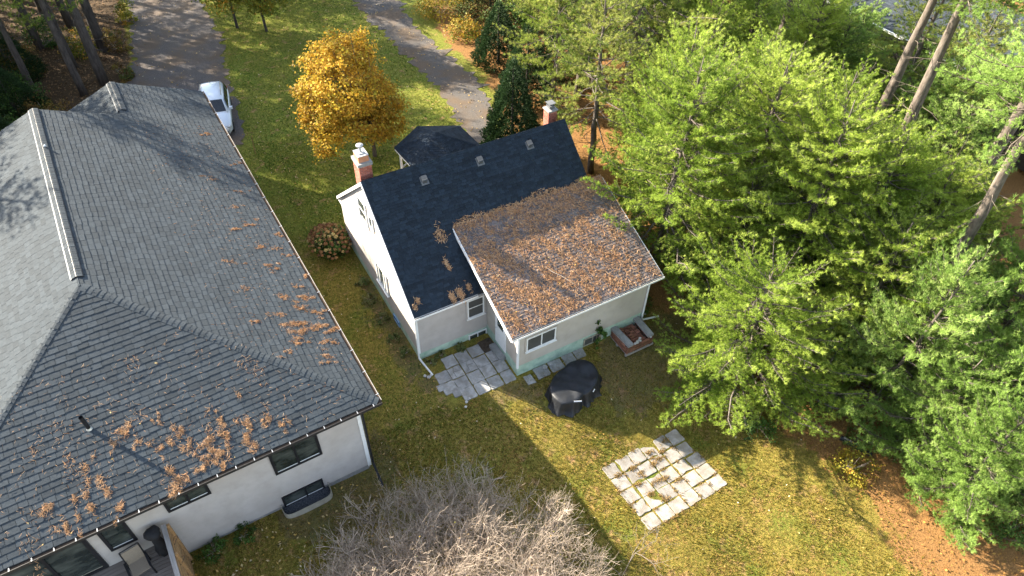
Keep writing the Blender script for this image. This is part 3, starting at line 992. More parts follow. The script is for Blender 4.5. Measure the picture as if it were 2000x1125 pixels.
w = MB()
w.solid([(.1, .14, -.3), (.1, 9.34, -.3), (.1, 9.34, EZ - .05), (.1, RYL, RZL - .16), (.1, .14, EZ - .05)][::-1], (10.08, 0, 0))
w.build('wall', M['siding_white'], sh)
w = MB()
w.solid([(3.56, -2.75, -.6), (3.56, .1, -.6), (3.56, .1, ZE + 3.0 * me_ - .06), (3.56, -2.75, ZE - .05)][::-1], (6.94, 0, 0))
w.build('rear_wall', M['siding_cream'], sh)
sd = MB()
lap_wall(sd, (.1, 9.34), (.1, .14), FZ, RZL - .3, .11, .014,
         gable=lambda z: (0, 9.2) if z < EZ - .1 else (9.34 - (9.5 - (z - EZ + .12) / ms), 9.34 - (z - EZ + .12) / ms))
lap_wall(sd, (.1, .14), (3.55, .14), FZ, EZ - .08, .14, .034)
lap_wall(sd, (10.18, .14), (10.18, 9.34), FZ, EZ - .05, .11, .014)
tag(sd.build('siding', M['siding_white'], sh), kind='stuff')
sd = MB()
lap_wall(sd, (3.56, -2.75), (10.5, -2.75), FX, ZE - .1, .14, .034)
lap_wall(sd, (3.56, .1), (3.56, -2.75), FX, ZE + 1.0, .11, .014,
         gable=lambda z: (0, 2.85) if z < ZE - .1 else (0, max(0, 2.85 - (z - ZE + .12) / me_ + .25)))
lap_wall(sd, (10.5, -2.75), (10.5, .1), FX, ZE + 1.0, .11, .014,
         gable=lambda z: (0, 2.85) if z < ZE - .1 else (min(2.8, (z - ZE + .12) / me_ - .25), 2.85))
tag(sd.build('siding', M['siding_cream'], sh), kind='stuff')
f = MB()
f.bx(.09, 3.552, .125, .139, -.4, FZ); f.bx(.082, .098, .13, 9.34, -.4, FZ)
f.bx(3.552, 10.505, -2.765, -2.752, -.6, FX); f.bx(3.545, 3.558, -2.76, .12, -.6, FX); f.bx(10.502, 10.515, -2.76, .1, -.6, FX)
f.build('foundation', M['foundation'], sh)
g = MB()
for x, y, z in ((.1, .14, EZ), (3.56, -2.75, ZE), (10.5, -2.75, ZE)):
    g.box((x, y, (FZ + z) / 2 - .06), (.09, .09, z - FZ - .12))
g.build('corner_board', M['white_paint'], sh)

r = MB()
dn = (0, 0, -.09)
r.solid([(0, 0, EZ), (LEN, 0, EZ), (LEN, RYL, RZL), (0, RYL, RZL)], dn)
r.solid([(0, RYL, RZL), (LEN, RYL, RZL), (LEN, FL, EZ), (0, FL, EZ)], dn)
roof_s = r.build('roof', M['underlay'], sh)
r = MB()
r.solid([(XE0, YE, ZE), (XE1, YE, ZE), (XE1, YT, ZT), (XE0, YT, ZT)], dn)
roof_x = r.build('rear_roof', M['underlay'], sh)
roof_x['label'] = 'lower rear roof thick with orange pine needles'
pl_ = []
css, cse = math.hypot(1, ms), math.hypot(1, me_)
O, u, v, n = frame((0, 0, EZ), (1, 0, 0), (0, 1, ms))


def vis_main(vv):
    return (0, LEN)


T = [t for t in shingle_tabs(O, u, v, n, vis_main, RYL * css, .128, .3, 31, .3, .01, .006)]
T = [t for t in T if not (t[0] > XE0 + .05 and t[1] < XE1 and t[2] / css < YT - .3)]
pl_.append((O, u, v, n, T))
O2, u2, v2, n2 = frame((LEN, FL, EZ), (-1, 0, 0), (0, -1, ms))
T2 = [t for t in shingle_tabs(O2, u2, v2, n2, vis_main, RYL * css, .128, .3, 32) if t[2] > RYL * css - 1.2]
pl_.append((O2, u2, v2, n2, T2))
lay_shingles(pl_, roof_s, M['shingle_navy'], 100, SM, 'roof_shingles')
Ox, ux, vx, nx = frame((XE0, YE, ZE), (1, 0, 0), (0, 1, me_))
pX = (Ox, ux, vx, nx, shingle_tabs(Ox, ux, vx, nx, lambda vv: (0, XE1 - XE0), (YT - YE) * cse, .15, .3, 33, .3, .01, .008, (.01, .016)))
lay_shingles([pX], roof_x, M['shingle_brown'], 200, SM, 'rear_roof_shingles')
ridge_caps((0, RYL, RZL), (LEN, RYL, RZL), unit(np.array((0, -ms, 1.))), unit(np.array((0, ms, 1.))), .15, .16, M['shingle_navy'], roof_s, .012)
# fascias, rakes, gutters
g = MB()
g.beam((-.015, 0.01, EZ - .1), (-.015, RYL, RZL - .1), .03, .16, up=(1, 0, 0)) if False else None
for y0, z0, y1, z1 in ((0.0, EZ, RYL, RZL), (FL, EZ, RYL, RZL)):
    g.solid([(-.03, y0, z0 - .02), (-.03, y1, z1 - .02), (-.03, y1, z1 - .2), (-.03, y0, z0 - .2)], (.028, 0, 0))
g.build('rake_board', M['white_paint'], sh)
g = MB()
g.solid([(XE0 - .035, YE, ZE + .015), (XE0 - .035, YT - .1, ZT - .02), (XE0 - .035, YT - .1, ZT - .24), (XE0 - .035, YE, ZE - .21)], (.033, 0, 0))
g.build('rake_board', M['white_paint'], sh)
g = MB()
g.solid([(XE1 + .002, YE, ZE + .01), (XE1 + .002, YT - .1, ZT - .02), (XE1 + .002, YT - .1, ZT - .2), (XE1 + .002, YE, ZE - .17)], (.033, 0, 0))
g.build('rake_board', M['white_paint'], sh)
for (xa, xb, yy, zz) in ((-.05, XE0 - .05, 0.0, EZ), (XE0 - .03, XE1 + .03, YE, ZE)):
    g = MB()
    g.bx(xa, xb, yy - .11, yy - .1, zz - .12, zz - .015); g.bx(xa, xb, yy - .1, yy, zz - .13, zz - .118)
    g.bx(xa, xb, yy - .012, yy - .002, zz - .2, zz - .03)
    g.bx(xa, xa + .012, yy - .1, yy - .012, zz - .118, zz - .02); g.bx(xb - .012, xb, yy - .1, yy - .012, zz - .118, zz - .02)
    gu = g.build('gutter', M['white_paint'], sh)
    g = MB(); g.bx(xa + .02, xb - .02, yy - .095, yy - .015, zz - .117, zz - .07)
    tag(g.build('gutter_debris', M['debris'], gu), kind='stuff')
g = MB(); g.bx(.1, 3.5, .01, .125, EZ - .215, EZ - .2); g.bx(XE0, XE1, YE + .01, -2.77, ZE - .19, ZE - .175)
g.bx(0.0, .085, .02, 9.4, EZ - .2, EZ - .19)
g.build('soffit', M['white_paint'], sh)
# downspouts
g = MB(); g.tube([(.02, -.06, EZ - .12), (.02, .0, EZ - .3), (.02, .05, EZ - .4), (.02, .05, .25), (.06, .0, .12), (.2, -.98, .05)], .045, 6)
g.build('downspout', M['white_paint'], sh)
g = MB(); g.tube([(10.44, YE - .06, ZE - .12), (10.44, -2.85, ZE - .4), (10.44, -2.83, .2), (10.5, -2.85, .08), (11.35, -3.0, .02)], .045, 6)
g.build('downspout', M['white_paint'], sh)
# windows
window(sh, (2.98, .122, 2.06), .84, 1.16, (0, -1), M['white_paint'], M['screen'], (), .06, .055, sill=True, trim=M['siding_white'], trans=(.05,))
window(sh, (3.05, .12, .12), .95, .4, (0, -1), M['white_paint'], M['glass'], (0,), .055, .05)
window(sh, (4.7, -2.768, 1.84), 1.5, .86, (0, -1), M['white_paint'], M['screen'], (.02,), .06, .055, sill=True, trim=M['siding_cream'])
window(sh, (8.45, -2.768, 2.68), 1.7, .2, (0, -1), M['siding_cream'], M['screen'], (), .045, .045)
window(sh, (7.6, -2.768, .2), 1.0, .5, (0, -1), M['galv'], M['screen'], (0,), .05, .05)
window(sh, (.082, 5.45, 4.92), 1.0, 1.35, (-1, 0), M['white_paint'], M['glass'], (), .07, .06, sill=True, trans=(0,))
window(sh, (.082, 4.4, 5.02), .5, .75, (-1, 0), M['white_paint'], M['glass'], (), .06, .06)
window(sh, (.082, 4.0, 1.95), 1.3, 1.35, (-1, 0), M['white_paint'], M['glass'], (-.3, .3), .07, .07, sill=True)
window(sh, (.078, 2.7, .18), .7, .34, (-1, 0), M['blue_paint'], M['glass'], (), .05, .05, label='small blue framed basement window')
# side door of the rear wing
g = MB(); g.box((3.535, -1.25, 1.4), (.05, .95, 1.95)); dr = g.build('door', M['white_paint'], sh)
g = MB(); g.box((3.505, -1.25, 1.95), (.02, .5, .6)); g.build('pane', M['glass'], dr)
g = MB(); g.lathe([(.03, 0), (.03, .05)], (3.49, -.88, 1.35), 8); g.build('handle', M['metal'], dr)
g = MB(); g.bx(3.2, 3.53, -1.75, -.75, -.1, .18); g.build('step', M['concrete'], sh)
g = MB()
for k, yy in enumerate((8.2, 6.9)):
    g.tube([(.06, yy - 5.6 + 2.9, 5.3), (.06, yy - 5.6 + 2.9, 4.5)], .018, 5)
g.build('conduit', M['galv'], sh)
# three roof vents on the rear slope
v0 = None
for x, y in ((2.65, 4.15), (5.44, 4.2), (8.06, 4.22)):
    if v0 is None:
        g = MB()
        Mx = np.stack([np.array((1, 0, 0.)), unit(np.array((0, 1, ms * .55))), np.cross((1, 0, 0.), unit(np.array((0, 1, ms * .55))))], 1)
        g.box((0, 0, .14), (.25, .28, .045), 0, 0, Mx); g.bx(-.1, .1, -.1, .1, -.1, .13)
        v0 = g.build('roof_vent', M['vent'], sh); o = v0
        Mx = np.stack([np.array((1, 0, 0.)), unit(np.array((0, 1, ms))), np.cross((1, 0, 0.), unit(np.array((0, 1, ms))))], 1)
        g = MB(); g.box((0, 0, .018), (.36, .4, .01), 0, 0, Mx); fl = g.build('vent_flange', M['flange'], o)
    else:
        o = v0.copy(); COL.objects.link(o)
        f2 = fl.copy(); COL.objects.link(f2); f2.parent = o
    o.location = (x, y, EZ + ms * y + .01)


# chimneys: mortar core with real bricks laid round it
def chimney(x0, x1, y0, y1, z0, z1, cap_h, label):
    g = MB(); g.bx(x0 + .012, x1 - .012, y0 + .012, y1 - .012, z0, z1)
    c = g.build('chimney', M['mortar'], sh)
    c['label'] = label
    b = MB()
    bl, bh, bt = .205, .063, .075
    k = 0
    z = z0
    while z < z1 - .05:
        for (a0, a1, fx, axis) in ((x0, x1, y0, 0), (x0, x1, y1, 0), (y0, y1, x0, 1), (y0, y1, x1, 1)):
            s = a0 - (bl / 2 if k % 2 else 0)
            while s < a1 - .02:
                p0, p1 = max(s, a0), min(s + bl, a1)
                if p1 - p0 > .03:
                    mid = (p0 + p1) / 2
                    jx = random.uniform(-.002, .002)
                    ins = .008
                    sgn = 1 if fx in (y0, x0) else -1
                    if axis == 0:
                        b.box((mid, fx + sgn * (ins) + jx, z + bh / 2), (p1 - p0 - .002, .03, bh), 0, random.random())
                    else:
                        b.box((fx + sgn * (ins) + jx, mid, z + bh / 2), (.028, p1 - p0 - .004, bh - .001), 0, random.random())
                s += bl + .012
        z += bh + .012
        k += 1
    bo = b.build('bricks', M['brick'], c)
    tag(bo, kind='stuff')
    g = MB()
    g.bx(x0 - .05, x1 + .05, y0 - .05, y1 + .05, z1, z1 + cap_h)
    g.build('crown_slab', M['concrete'], c)
    return c


c1 = chimney(.12, .68, 5.12, 5.85, 5.4, 7.5, .15, 'near brick chimney with a clay flue and a white pipe cap')
g = MB(); g.bx(.17, .63, 5.2, 5.77, 7.65, 7.94); g.build('flue_block', M['clay'], c1)
g = MB(); g.bx(.155, .645, 5.185, 5.785, 7.94, 7.965); g.bx(.27, .53, 5.33, 5.65, 7.965, 8.0); g.tube([(.4, 5.49, 8.0), (.4, 5.49, 8.3)], .05, 10)
g.lathe([(.05, 0), (.16, .03), (.16, .06), (.08, .1), (.02, .11)], (.4, 5.49, 8.28), 18)
g.build('flue_cap', M['galv_pale'], c1)
c2 = chimney(9.8, 10.25, 5.4, 5.85, 5.2, 7.2, .05, 'far brick chimney half hidden by pine boughs')
g = MB(); g.bx(9.88, 10.17, 5.47, 5.78, 7.32, 7.42); g.bx(9.84, 10.21, 5.44, 5.81, 7.55, 7.575)
for x in (9.9, 10.15):
    for y in (5.5, 5.75):
        g.bx(x - .012, x + .012, y - .012, y + .012, 7.42, 7.55)
g.build('rain_cap', M['flange'], c2)

# ---------------------------------------------------------------- six-sided summer house behind
gz = thing('gazebo', 'six sided summer house with a dark blue grey roof behind the steep roof', 'gazebo', (14.45, 31.3, 0), rad(2))
R6 = 2.45
HEXP = [(R6 * math.cos(rad(30 + 60 * k)), R6 * math.sin(rad(30 + 60 * k))) for k in range(6)]
r = MB()
EZG, AZG = 2.3, 3.25
for k in range(6):
    a, b = HEXP[k], HEXP[(k + 1) % 6]
    r.solid([(*a, EZG), (*b, EZG), (0, 0, AZG)], (0, 0, -.07))
rg = r.build('roof', M['underlay'], gz)
mbs = MB()
for k in range(6):
    a, b = np.array((*HEXP[k], EZG)), np.array((*HEXP[(k + 1) % 6], EZG))
    mid = (a + b) / 2
    O, u, v, n = frame(a, b - a, np.array((0, 0, AZG)) - mid)
    Ls = np.linalg.norm(np.array((0, 0, AZG)) - mid); W = np.linalg.norm(b - a)
    for t in shingle_tabs(O, u, v, n, lambda vv: (W / 2 * vv / Ls, W - W / 2 * vv / Ls), Ls, .14, .3, 60 + k):
        V, F = tab_geo(O, u, v, n, t); mbs.add(V, F, t[5])
tag(mbs.build('roof_shingles', M['shingle_navy'], rg), kind='stuff')
for k in range(6):
    a = np.array((*HEXP[k], EZG)); c = np.array((0, 0, AZG))
    na = unit(np.cross(np.array((*HEXP[(k + 1) % 6], EZG)) - a, c - a)); nb = unit(np.cross(c - a, np.array((*HEXP[k - 1], EZG)) - a))
    ridge_caps(a, c, na, nb, .11, .2, M['shingle_navy'], rg, .01, 'hip_cap')
g = MB()
for (x, y) in HEXP:
    g.box((x * .88, y * .88, 1.1), (.11, .11, 2.2))
g.build('post', M['white_paint'], gz)
g = MB()
for k in range(6):
    a, b = HEXP[k], HEXP[(k + 1) % 6]
    g.beam((a[0] * .88, a[1] * .88, .9), (b[0] * .88, b[1] * .88, .9), .06, .08)
    g.beam((a[0] * .88, a[1] * .88, .3), (b[0] * .88, b[1] * .88, .3), .06, .08)
    g.beam((a[0] * .99, a[1] * .99, EZG - .09), (b[0] * .99, b[1] * .99, EZG - .09), .04, .14)
g.build('railing', M['white_paint'], gz)
g = MB(); g.prism([(x * .92, y * .92) for x, y in HEXP], .0, .15); g.build('floor', M['wood_grey'], gz)

# ---------------------------------------------------------------- paving


def slab_obj(pts, z, th, material, parent, off, tilt=(0, 0)):
    n = len(pts)
    c = np.mean(pts, 0)
    inner = [c + (np.array(p) - c) * .965 for p in pts]
    zz = lambda p: z(p[0], p[1]) + tilt[0] * (p[0] - c[0]) + tilt[1] * (p[1] - c[1])
    V = [(p[0], p[1], zz(p) + th - .012) for p in pts] + [(p[0], p[1], zz(p) + th) for p in inner] + [(p[0], p[1], zz(p) - .05) for p in pts]
    F = [tuple(range(n, 2 * n))] + [(i, (i + 1) % n, n + (i + 1) % n, n + i) for i in range(n)] + [(2 * n + i, 2 * n + (i + 1) % n, (i + 1) % n, i) for i in range(n)]
    return mesh_obj('paving_slab', np.array(V) - off, F, material, parent, [random.random()] * len(V))


def rough_quad(P, r, round_=.06, erode=.0):
    """four corners -> an uneven outline with chipped corners"""
    out = []
    P = [np.array(p, float) for p in P]
    for i in range(4):
        p, a, b = P[i], P[i - 1], P[(i + 1) % 4]
        c = round_ * r.uniform(.3, 1.3)
        out.append(p + (a - p) * c + (b - p) * c * .15 * 0)
        out.append(p + (a - p) * c * .3 + (b - p) * c * .3)
        out.append(p + (b - p) * c)
        q = p + (b - p) * .5
        d = b - p; nrm = np.array((-d[1], d[0])) / np.linalg.norm(d)
        out.append(q + nrm * r.uniform(0, .03 + erode))
    return out


sp = thing('slab_patio', None, None, (14.0, 9.8, 0), kind='structure')
so = np.array((14.0, 9.8, 0.))
Lc, Tc, Rc, Bc = (np.array(p) for p in ((11.76, 11.4), (16.04, 11.5), (16.24, 8.24), (11.81, 8.13)))
bil = lambda s, t: (Lc * (1 - s) + Tc * s) * (1 - t) + (Bc * (1 - s) + Rc * s) * t
r_ = np.random.default_rng(5)
for i in range(6):
    for j in range(5):
        if (i, j) in ():
            continue
        g_ = .035
        e = .05 if (i, j) in ((1, 1), (2, 2), (1, 0), (4, 2), (3, 0), (0, 3)) else 0
        q = [bil((i + g_) / 6, (j + g_) / 5), bil((i + 1 - g_) / 6, (j + g_) / 5), bil((i + 1 - g_) / 6, (j + 1 - g_) / 5), bil((i + g_) / 6, (j + 1 - g_) / 5)]
        jit = r_.normal(0, .018, 2)
        q = [p + jit + r_.normal(0, .012, 2) for p in q][::-1]
        slab_obj(rough_quad(q, r_, .07 + .05 * (i in (0, 5) or j in (0, 4)), e), terr, .012 + r_.uniform(-.008, .01), M['slab'], sp, so, r_.normal(0, .012, 2))

bp_ = thing('back_patio', None, None, (9.3, 17.8, 0), rz=0, kind='structure')
bo_ = np.array((9.3, 17.8, 0.))


def loc2(x, y):
    p = SM @ Vector((x, y, 0))
    return np.array((p.x, p.y))


skip = {(0, 0), (4, 3), (0, 3)}
pitch = .655
for i in range(5):
    for j in range(4):
        if (i, j) in skip: continue
        x0, y0 = .22 + i * pitch, -.33 - (3 - j) * pitch - pitch
        if i == 4: x0 = .22 + 4 * pitch; 
        wdt = pitch if i < 4 else pitch * .9
        q = [loc2(x0 + .012, y0 + .012), loc2(x0 + wdt - .012, y0 + .012), loc2(x0 + wdt - .012, y0 + pitch - .012), loc2(x0 + .012, y0 + pitch - .012)]
        jit = r_.normal(0, .012, 2)
        q = [p + jit + r_.normal(0, .006, 2) for p in q]
        if (i, j) in ((1, 2), (2, 2), (4, 2)):          # cracked slabs lie in pieces
            c = np.mean(q, 0) + r_.normal(0, .08, 2)
            e1 = q[0] + (q[1] - q[0]) * r_.uniform(.35, .65); e2 = q[2] + (q[3] - q[2]) * r_.uniform(.3, .7); e3 = q[1] + (q[2] - q[1]) * r_.uniform(.4, .6)
            for pc in ([q[0], e1, c, e2, q[3]], [e1, q[1], e3, c], [c, e3, q[2], e2]):
                cc = np.mean(pc, 0)
                slab_obj([cc + (np.array(p) - cc) * .965 for p in pc], terr, .03 + r_.uniform(-.006, .006), M['slab_grey'], bp_, bo_, r_.normal(0, .01, 2))
        else:
            slab_obj(rough_quad(q, r_, .05 + .12 * (j == 0 or i == 0)), terr, .03 + r_.uniform(-.006, .008), M['slab_grey'], bp_, bo_, r_.normal(0, .008, 2))
for (x, y, s) in ((.55, -2.55, .6), (.05, -1.95, .42)):
    q = [loc2(x, y), loc2(x + s, y), loc2(x + s, y + s * .8), loc2(x, y + s * .8)]
    slab_obj(rough_quad(q, r_, .22), terr, .03, M['slab_grey'], bp_, bo_)
# stepping path along the rear wing
wp = thing('slab_path', None, None, (12.3, 16.2, 0), kind='structure')
wo_ = np.array((12.3, 16.2, 0.))
for (x, y, s, h) in ((3.75, -3.42, .42, .45), (4.3, -3.4, .72, .6), (5.1, -3.35, .7, .55), (5.85, -3.3, .62, .55), (6.5, -3.25, .55, .5)):
    q = [loc2(x, y), loc2(x + s, y), loc2(x + s, y + h), loc2(x, y + h)]
    slab_obj(rough_quad([p + r_.normal(0, .02, 2) for p in q], r_, .12), terr, .02, M['slab_grey'], wp, wo_, r_.normal(0, .01, 2))
# bare soil by the side door
q = rough_quad([loc2(2.85, -1.0), loc2(3.5, -1.05), loc2(3.5, -.2), loc2(2.8, -.25)], r_, .12)
o = mesh_obj('soil_bed', [(p[0], p[1], .004) for p in q], [tuple(range(len(q)))], M['soil'])
tag(o, kind='structure')
# stones about the patio and the path
s0 = None
STN = [(.0, -1.0, .12), (-.12, -.85, .09), (.15, -.95, .08), (.9, -2.95, .09), (1.1, -2.85, .07), (.75, -3.15, .08), (4.9, -2.95, .16), (5.25, -2.92, .13), (10.75, -2.45, .09), (10.95, -2.5, .08)]
for k, (x, y, s) in enumerate(STN):
    p = loc2(x, y)
    if s0 is None:
        g = MB()
        rr = np.random.default_rng(3)
        P = []
        for z_, rad_ in ((-.3, .7), (.15, 1.0), (.5, .75)):
            for j in range(7):
                a = 2 * math.pi * j / 7
                q_ = rad_ * rr.uniform(.75, 1.15)
                P.append((q_ * math.cos(a), q_ * math.sin(a) * .8, z_ + rr.uniform(-.1, .1)))
        F = [(i * 7 + j, i * 7 + (j + 1) % 7, (i + 1) * 7 + (j + 1) % 7, (i + 1) * 7 + j) for i in range(2) for j in range(7)] + [tuple(14 + j for j in range(7)), tuple(range(6, -1, -1))]
        g.add(P, F)
        s0 = g.build('stone', M['stone']); o = s0
    else:
        o = s0.copy(); COL.objects.link(o)
    o.location = (p[0], p[1], float(terr(p[0], p[1])) + s * .2)
    o.scale = (s, s, s * .8); o.rotation_euler = (0, 0, k * 1.3)
    tag(o, ['small pale stone beside the downspout end', 'pale stone lying at the edge of the back patio slabs', 'broken concrete lump by the rear wing wall', 'white stone by the far downspout'][0 if k < 3 else 1 if k < 6 else 2 if k < 8 else 3],
        'stone', ['stones by the downspout', 'stones at the patio edge', 'lumps along the rear wing', 'stones by the far downspout'][0 if k < 3 else 1 if k < 6 else 2 if k < 8 else 3])

# ---------------------------------------------------------------- pallet of bricks with two concrete lintels
BZ = float(terr(16.75, 16.0)) + .03
bs = thing('brick_stack', 'square stack of old red bricks on a pallet against the rear wall', 'brick stack', (16.75, 16.0, BZ), rad(-1.5))
g = MB()
for k in range(5):
    g.bx(-.78 + k * .36, -.66 + k * .36, -.75, .75, .06, .085)
for k in (-.7, 0, .7):
    g.bx(-.8, .8, k - .05, k + .05, -.06, .06)
g.build('pallet', M['wood_grey'], bs)
bl, bw, bh = .21, .1, .065
first = None
cnt = 0
for c in range(6):
    z = .087 + c * (bh + .004)
    offs = (c % 2) * bl * .5
    rows = []
    for (ax, fixed, a0, a1) in ((0, -.68, -.76, .76), (0, .68, -.76, .76), (1, -.72, -.62, .62), (1, .72, -.62, .62)):
        s = a0 + (offs if ax else 0)
        while s + bl <= a1 + .02:
            if not (c >= 5 and ax == 0 and fixed < 0 and -.3 < s < .35):
                rows.append((ax, fixed, s + bl / 2))
            s += bl + .006
    if c in (2, 3):
        rows += [(0, y, x) for y in np.arange(-.5, .55, .112) for x in np.arange(-.5, .55, .22) if c == 2 or random.random() < .4]
    for ax, fx, s in rows:
        if first is None:
            g = MB(); g.box((0, 0, 0), (bl, bw, bh)); first = g.build('brick', M['brick_old'], bs); o = first
        else:
            if cnt > 290: continue
            o = first.copy(); COL.objects.link(o)
        cnt += 1
        p = (s, fx, z + bh / 2) if ax == 0 else (fx, s, z + bh / 2)
        o.location = (p[0] + random.uniform(-.006, .006), p[1] + random.uniform(-.012, .012), p[2])
        o.rotation_euler = (0, 0, (0 if ax == 0 else math.pi / 2) + random.uniform(-.04, .04))
for k, (x, dy, rz) in enumerate(((-.6, .0, .06), (.66, .06, -.03))):
    g = MB()
    g.box((0, 0, 0), (.3, 1.42, .13))
    for s in (-1, 1):
        g.box((s * .0, s * .715, .0), (.26, .03, .1))
    o = g.build('concrete_lintel', M['concrete'])
    p = Matrix.Translation((16.75, 16.0, BZ)) @ Matrix.Rotation(rad(-1.5), 4, 'Z') @ Vector((x, dy, .087 + 6 * (bh + .004) + .066))
    o.location = p; o.rotation_euler = (0, 0, rz - .03)
    tag(o, ['grey concrete lintel on the patio side of the brick stack', 'grey concrete lintel on the pine side of the brick stack'][k], 'lintel', 'concrete lintels on the brick stack')
n0 = None
for k, (x, y, s) in enumerate(((-.28, -.66, .1), (-.14, -.64, .12), (.02, -.62, .11), (.12, -.5, .09), (.62, -.67, .09))):
    o = s0.copy(); COL.objects.link(o)
    p = Matrix.Translation((16.75, 16.0, BZ)) @ Matrix.Rotation(rad(-1.5), 4, 'Z') @ Vector((x, y, .087 + 6 * (bh + .004) + .02))
    o.location = p; o.scale = (s, s * .8, s * .6); o.rotation_euler = (0, 0, k)
    tag(o, 'white lump of mortar on top of the brick stack', 'rubble', 'mortar lumps on the brick stack')

# ---------------------------------------------------------------- covered garden table
ct = thing('covered_table', 'garden furniture set under a black vinyl cover on the grass by the rear wall', 'covered furniture', (12.85, 15.15, -.13), rad(20))
rr = np.random.default_rng(8)
kk = 120
OUT = np.array([(11.35, 14.72), (11.52, 14.2), (12.0, 13.98), (12.7, 14.08), (13.5, 14.22), (14.1, 14.75), (14.2, 15.4), (13.85, 15.95), (13.3, 16.1), (12.8, 15.93), (12.3, 15.9), (11.85, 15.65), (11.45, 15.25)])
CC = np.array((12.8, 15.02))
oa = np.arctan2(OUT[:, 1] - CC[1], OUT[:, 0] - CC[0]); orr = np.hypot(*(OUT - CC).T)
od = np.argsort(oa); oa, orr = oa[od], orr[od]
oa = np.concatenate([oa - 2 * math.pi, oa, oa + 2 * math.pi]); orr = np.tile(orr, 3)
ANG = 2 * math.pi * np.arange(kk) / kk - math.pi
RAD = np.interp(ANG, oa, orr)
for _ in range(2):
    RAD = (np.roll(RAD, 1) + 2 * RAD + np.roll(RAD, -1)) / 4
ct.location = (CC[0], CC[1], float(terr(CC[0], CC[1])) - .05); ct.rotation_euler = (0, 0, 0)


def top_z(x, y):
    return .72 + .07 * math.tanh(1.5 * x) + .02 * math.sin(6 * x - 5 * y) + sum(h_ * math.exp(-((x - a_) ** 2 + (y - b_) ** 2) / w_) for a_, b_, h_, w_ in ((-.95, .25, .09, .06), (-.8, -.6, .07, .05), (.3, .7, .1, .06), (1.0, .35, .12, .08), (.8, -.45, .06, .06))) - .05 * math.exp(-((x - .6) ** 2 + (y + .05) ** 2) / .12)


P = []
for i in range(9):
    fr = i / 8 * .84
    for j in range(kk):
        x, y = RAD[j] * fr * math.cos(ANG[j]), RAD[j] * fr * math.sin(ANG[j])
        P.append((x, y, top_z(x, y) + .012 * math.sin(11 * x + 3 * y) * math.sin(7 * y) - .03 * fr ** 6))
levels = [(.865, -.02, 0), (.88, -.08, .1), (.9, .74, .35), (.93, .5, .6), (.97, .26, .85), (1.03, .07, 1.0), (1.06, .0, 1.1)]
for (sc_, zf_, lv) in levels:
    for j in range(kk):
        a = ANG[j]
        fold = lv * (.06 * math.sin(9 * a + 1 + lv) + .045 * math.sin(17 * a + 2) + .025 * math.sin(31 * a))
        q = RAD[j] * sc_ + fold
        x, y = q * math.cos(a), q * math.sin(a)
        tz = top_z(RAD[j] * .84 * math.cos(a), RAD[j] * .84 * math.sin(a)) - .02
        z = tz + zf_ if zf_ <= 0 and lv < .5 else tz * zf_
        P.append((x, y, max(z, .0) + (.02 * math.sin(9 * a) if .5 < lv < 1.05 else 0)))
nl = 9 + len(levels)
F = [(i * kk + j, i * kk + (j + 1) % kk, (i + 1) * kk + (j + 1) % kk, (i + 1) * kk + j) for i in range(1, nl - 1) for j in range(kk)]
F = [f[::-1] for f in F] + [(0, kk + j, kk + (j + 1) % kk) for j in range(kk)]
mesh_obj('cover', P, F, M['cover'], ct, smooth=True)


def cov_r(a, lv):
    a = (a + math.pi) % (2 * math.pi) - math.pi
    return float(np.interp(a, ANG, RAD)), 0


for (a, zz, wd, dz) in ((4.25, .66, .34, .03), (5.25, .6, .18, .03), (3.45, .3, .16, .05)):
    b, f_ = cov_r(a, .3)
    q = b * .9 + .02
    g = MB(); Mx = np.array(Matrix.Rotation(a + math.pi / 2, 3, 'Z') @ Matrix.Rotation(rad(-35), 3, 'X'))
    g.box((q * math.cos(a), q * math.sin(a), zz), (wd, .012, .05), 0, 0, Mx); g.build('strap', M['paper'], ct)


# ---------------------------------------------------------------- white car on the driveway (front towards -Y)
car = thing('parked_car', 'white car parked on the driveway behind the grey roof', 'car', (4.95, 44.0, 0.015), rad(-13))
car.scale = (1.04, 1.04, 1.04)
ST = [  # y, half width, z low, z belt, z top centre (lower body)
    (-2.28, .62, .34, .62, .66), (-2.2, .8, .28, .72, .78), (-1.95, .9, .24, .84, .92), (-1.4, .925, .22, .93, 1.02), (-1.0, .93, .22, .97, 1.06),
    (-.3, .93, .22, .99, 1.02), (.6, .935, .22, 1.0, 1.03), (1.4, .93, .22, 1.02, 1.05), (1.9, .91, .26, 1.03, 1.06), (2.15, .86, .34, 1.0, 1.02), (2.26, .72, .42, .9, .92)]
V = []
for y, w, zl, zb, zt in ST:
    for x, z in ((-w * .86, zl), (-w, zl + .16), (-w * 1.0, zb - .18), (-w * .955, zb), (-w * .6, zt), (0, zt + .015), (w * .6, zt), (w * .955, zb), (w, zb - .18), (w, zl + .16), (w * .86, zl)):
        V.append((x, y, z))
k = 11
F = [(i * k + j, (i + 1) * k + j, (i + 1) * k + j + 1, i * k + j + 1) for i in range(len(ST) - 1) for j in range(k - 1)]
F.append(tuple(range(k))); F.append(tuple((len(ST) - 1) * k + j for j in range(k - 1, -1, -1)))
mesh_obj('body', V, F, M['car_paint'], car, smooth=True)
GS = [  # greenhouse: y, half width low, z low, half width top, z top
    (-1.02, .80, 1.02, .78, 1.04), (-.28, .845, 1.0, .64, 1.56), (.2, .85, 1.0, .66, 1.66), (.9, .85, 1.0, .655, 1.665), (1.6, .83, 1.02, .63, 1.62), (1.92, .81, 1.03, .6, 1.54), (2.16, .76, 1.02, .68, 1.08)]
V = []
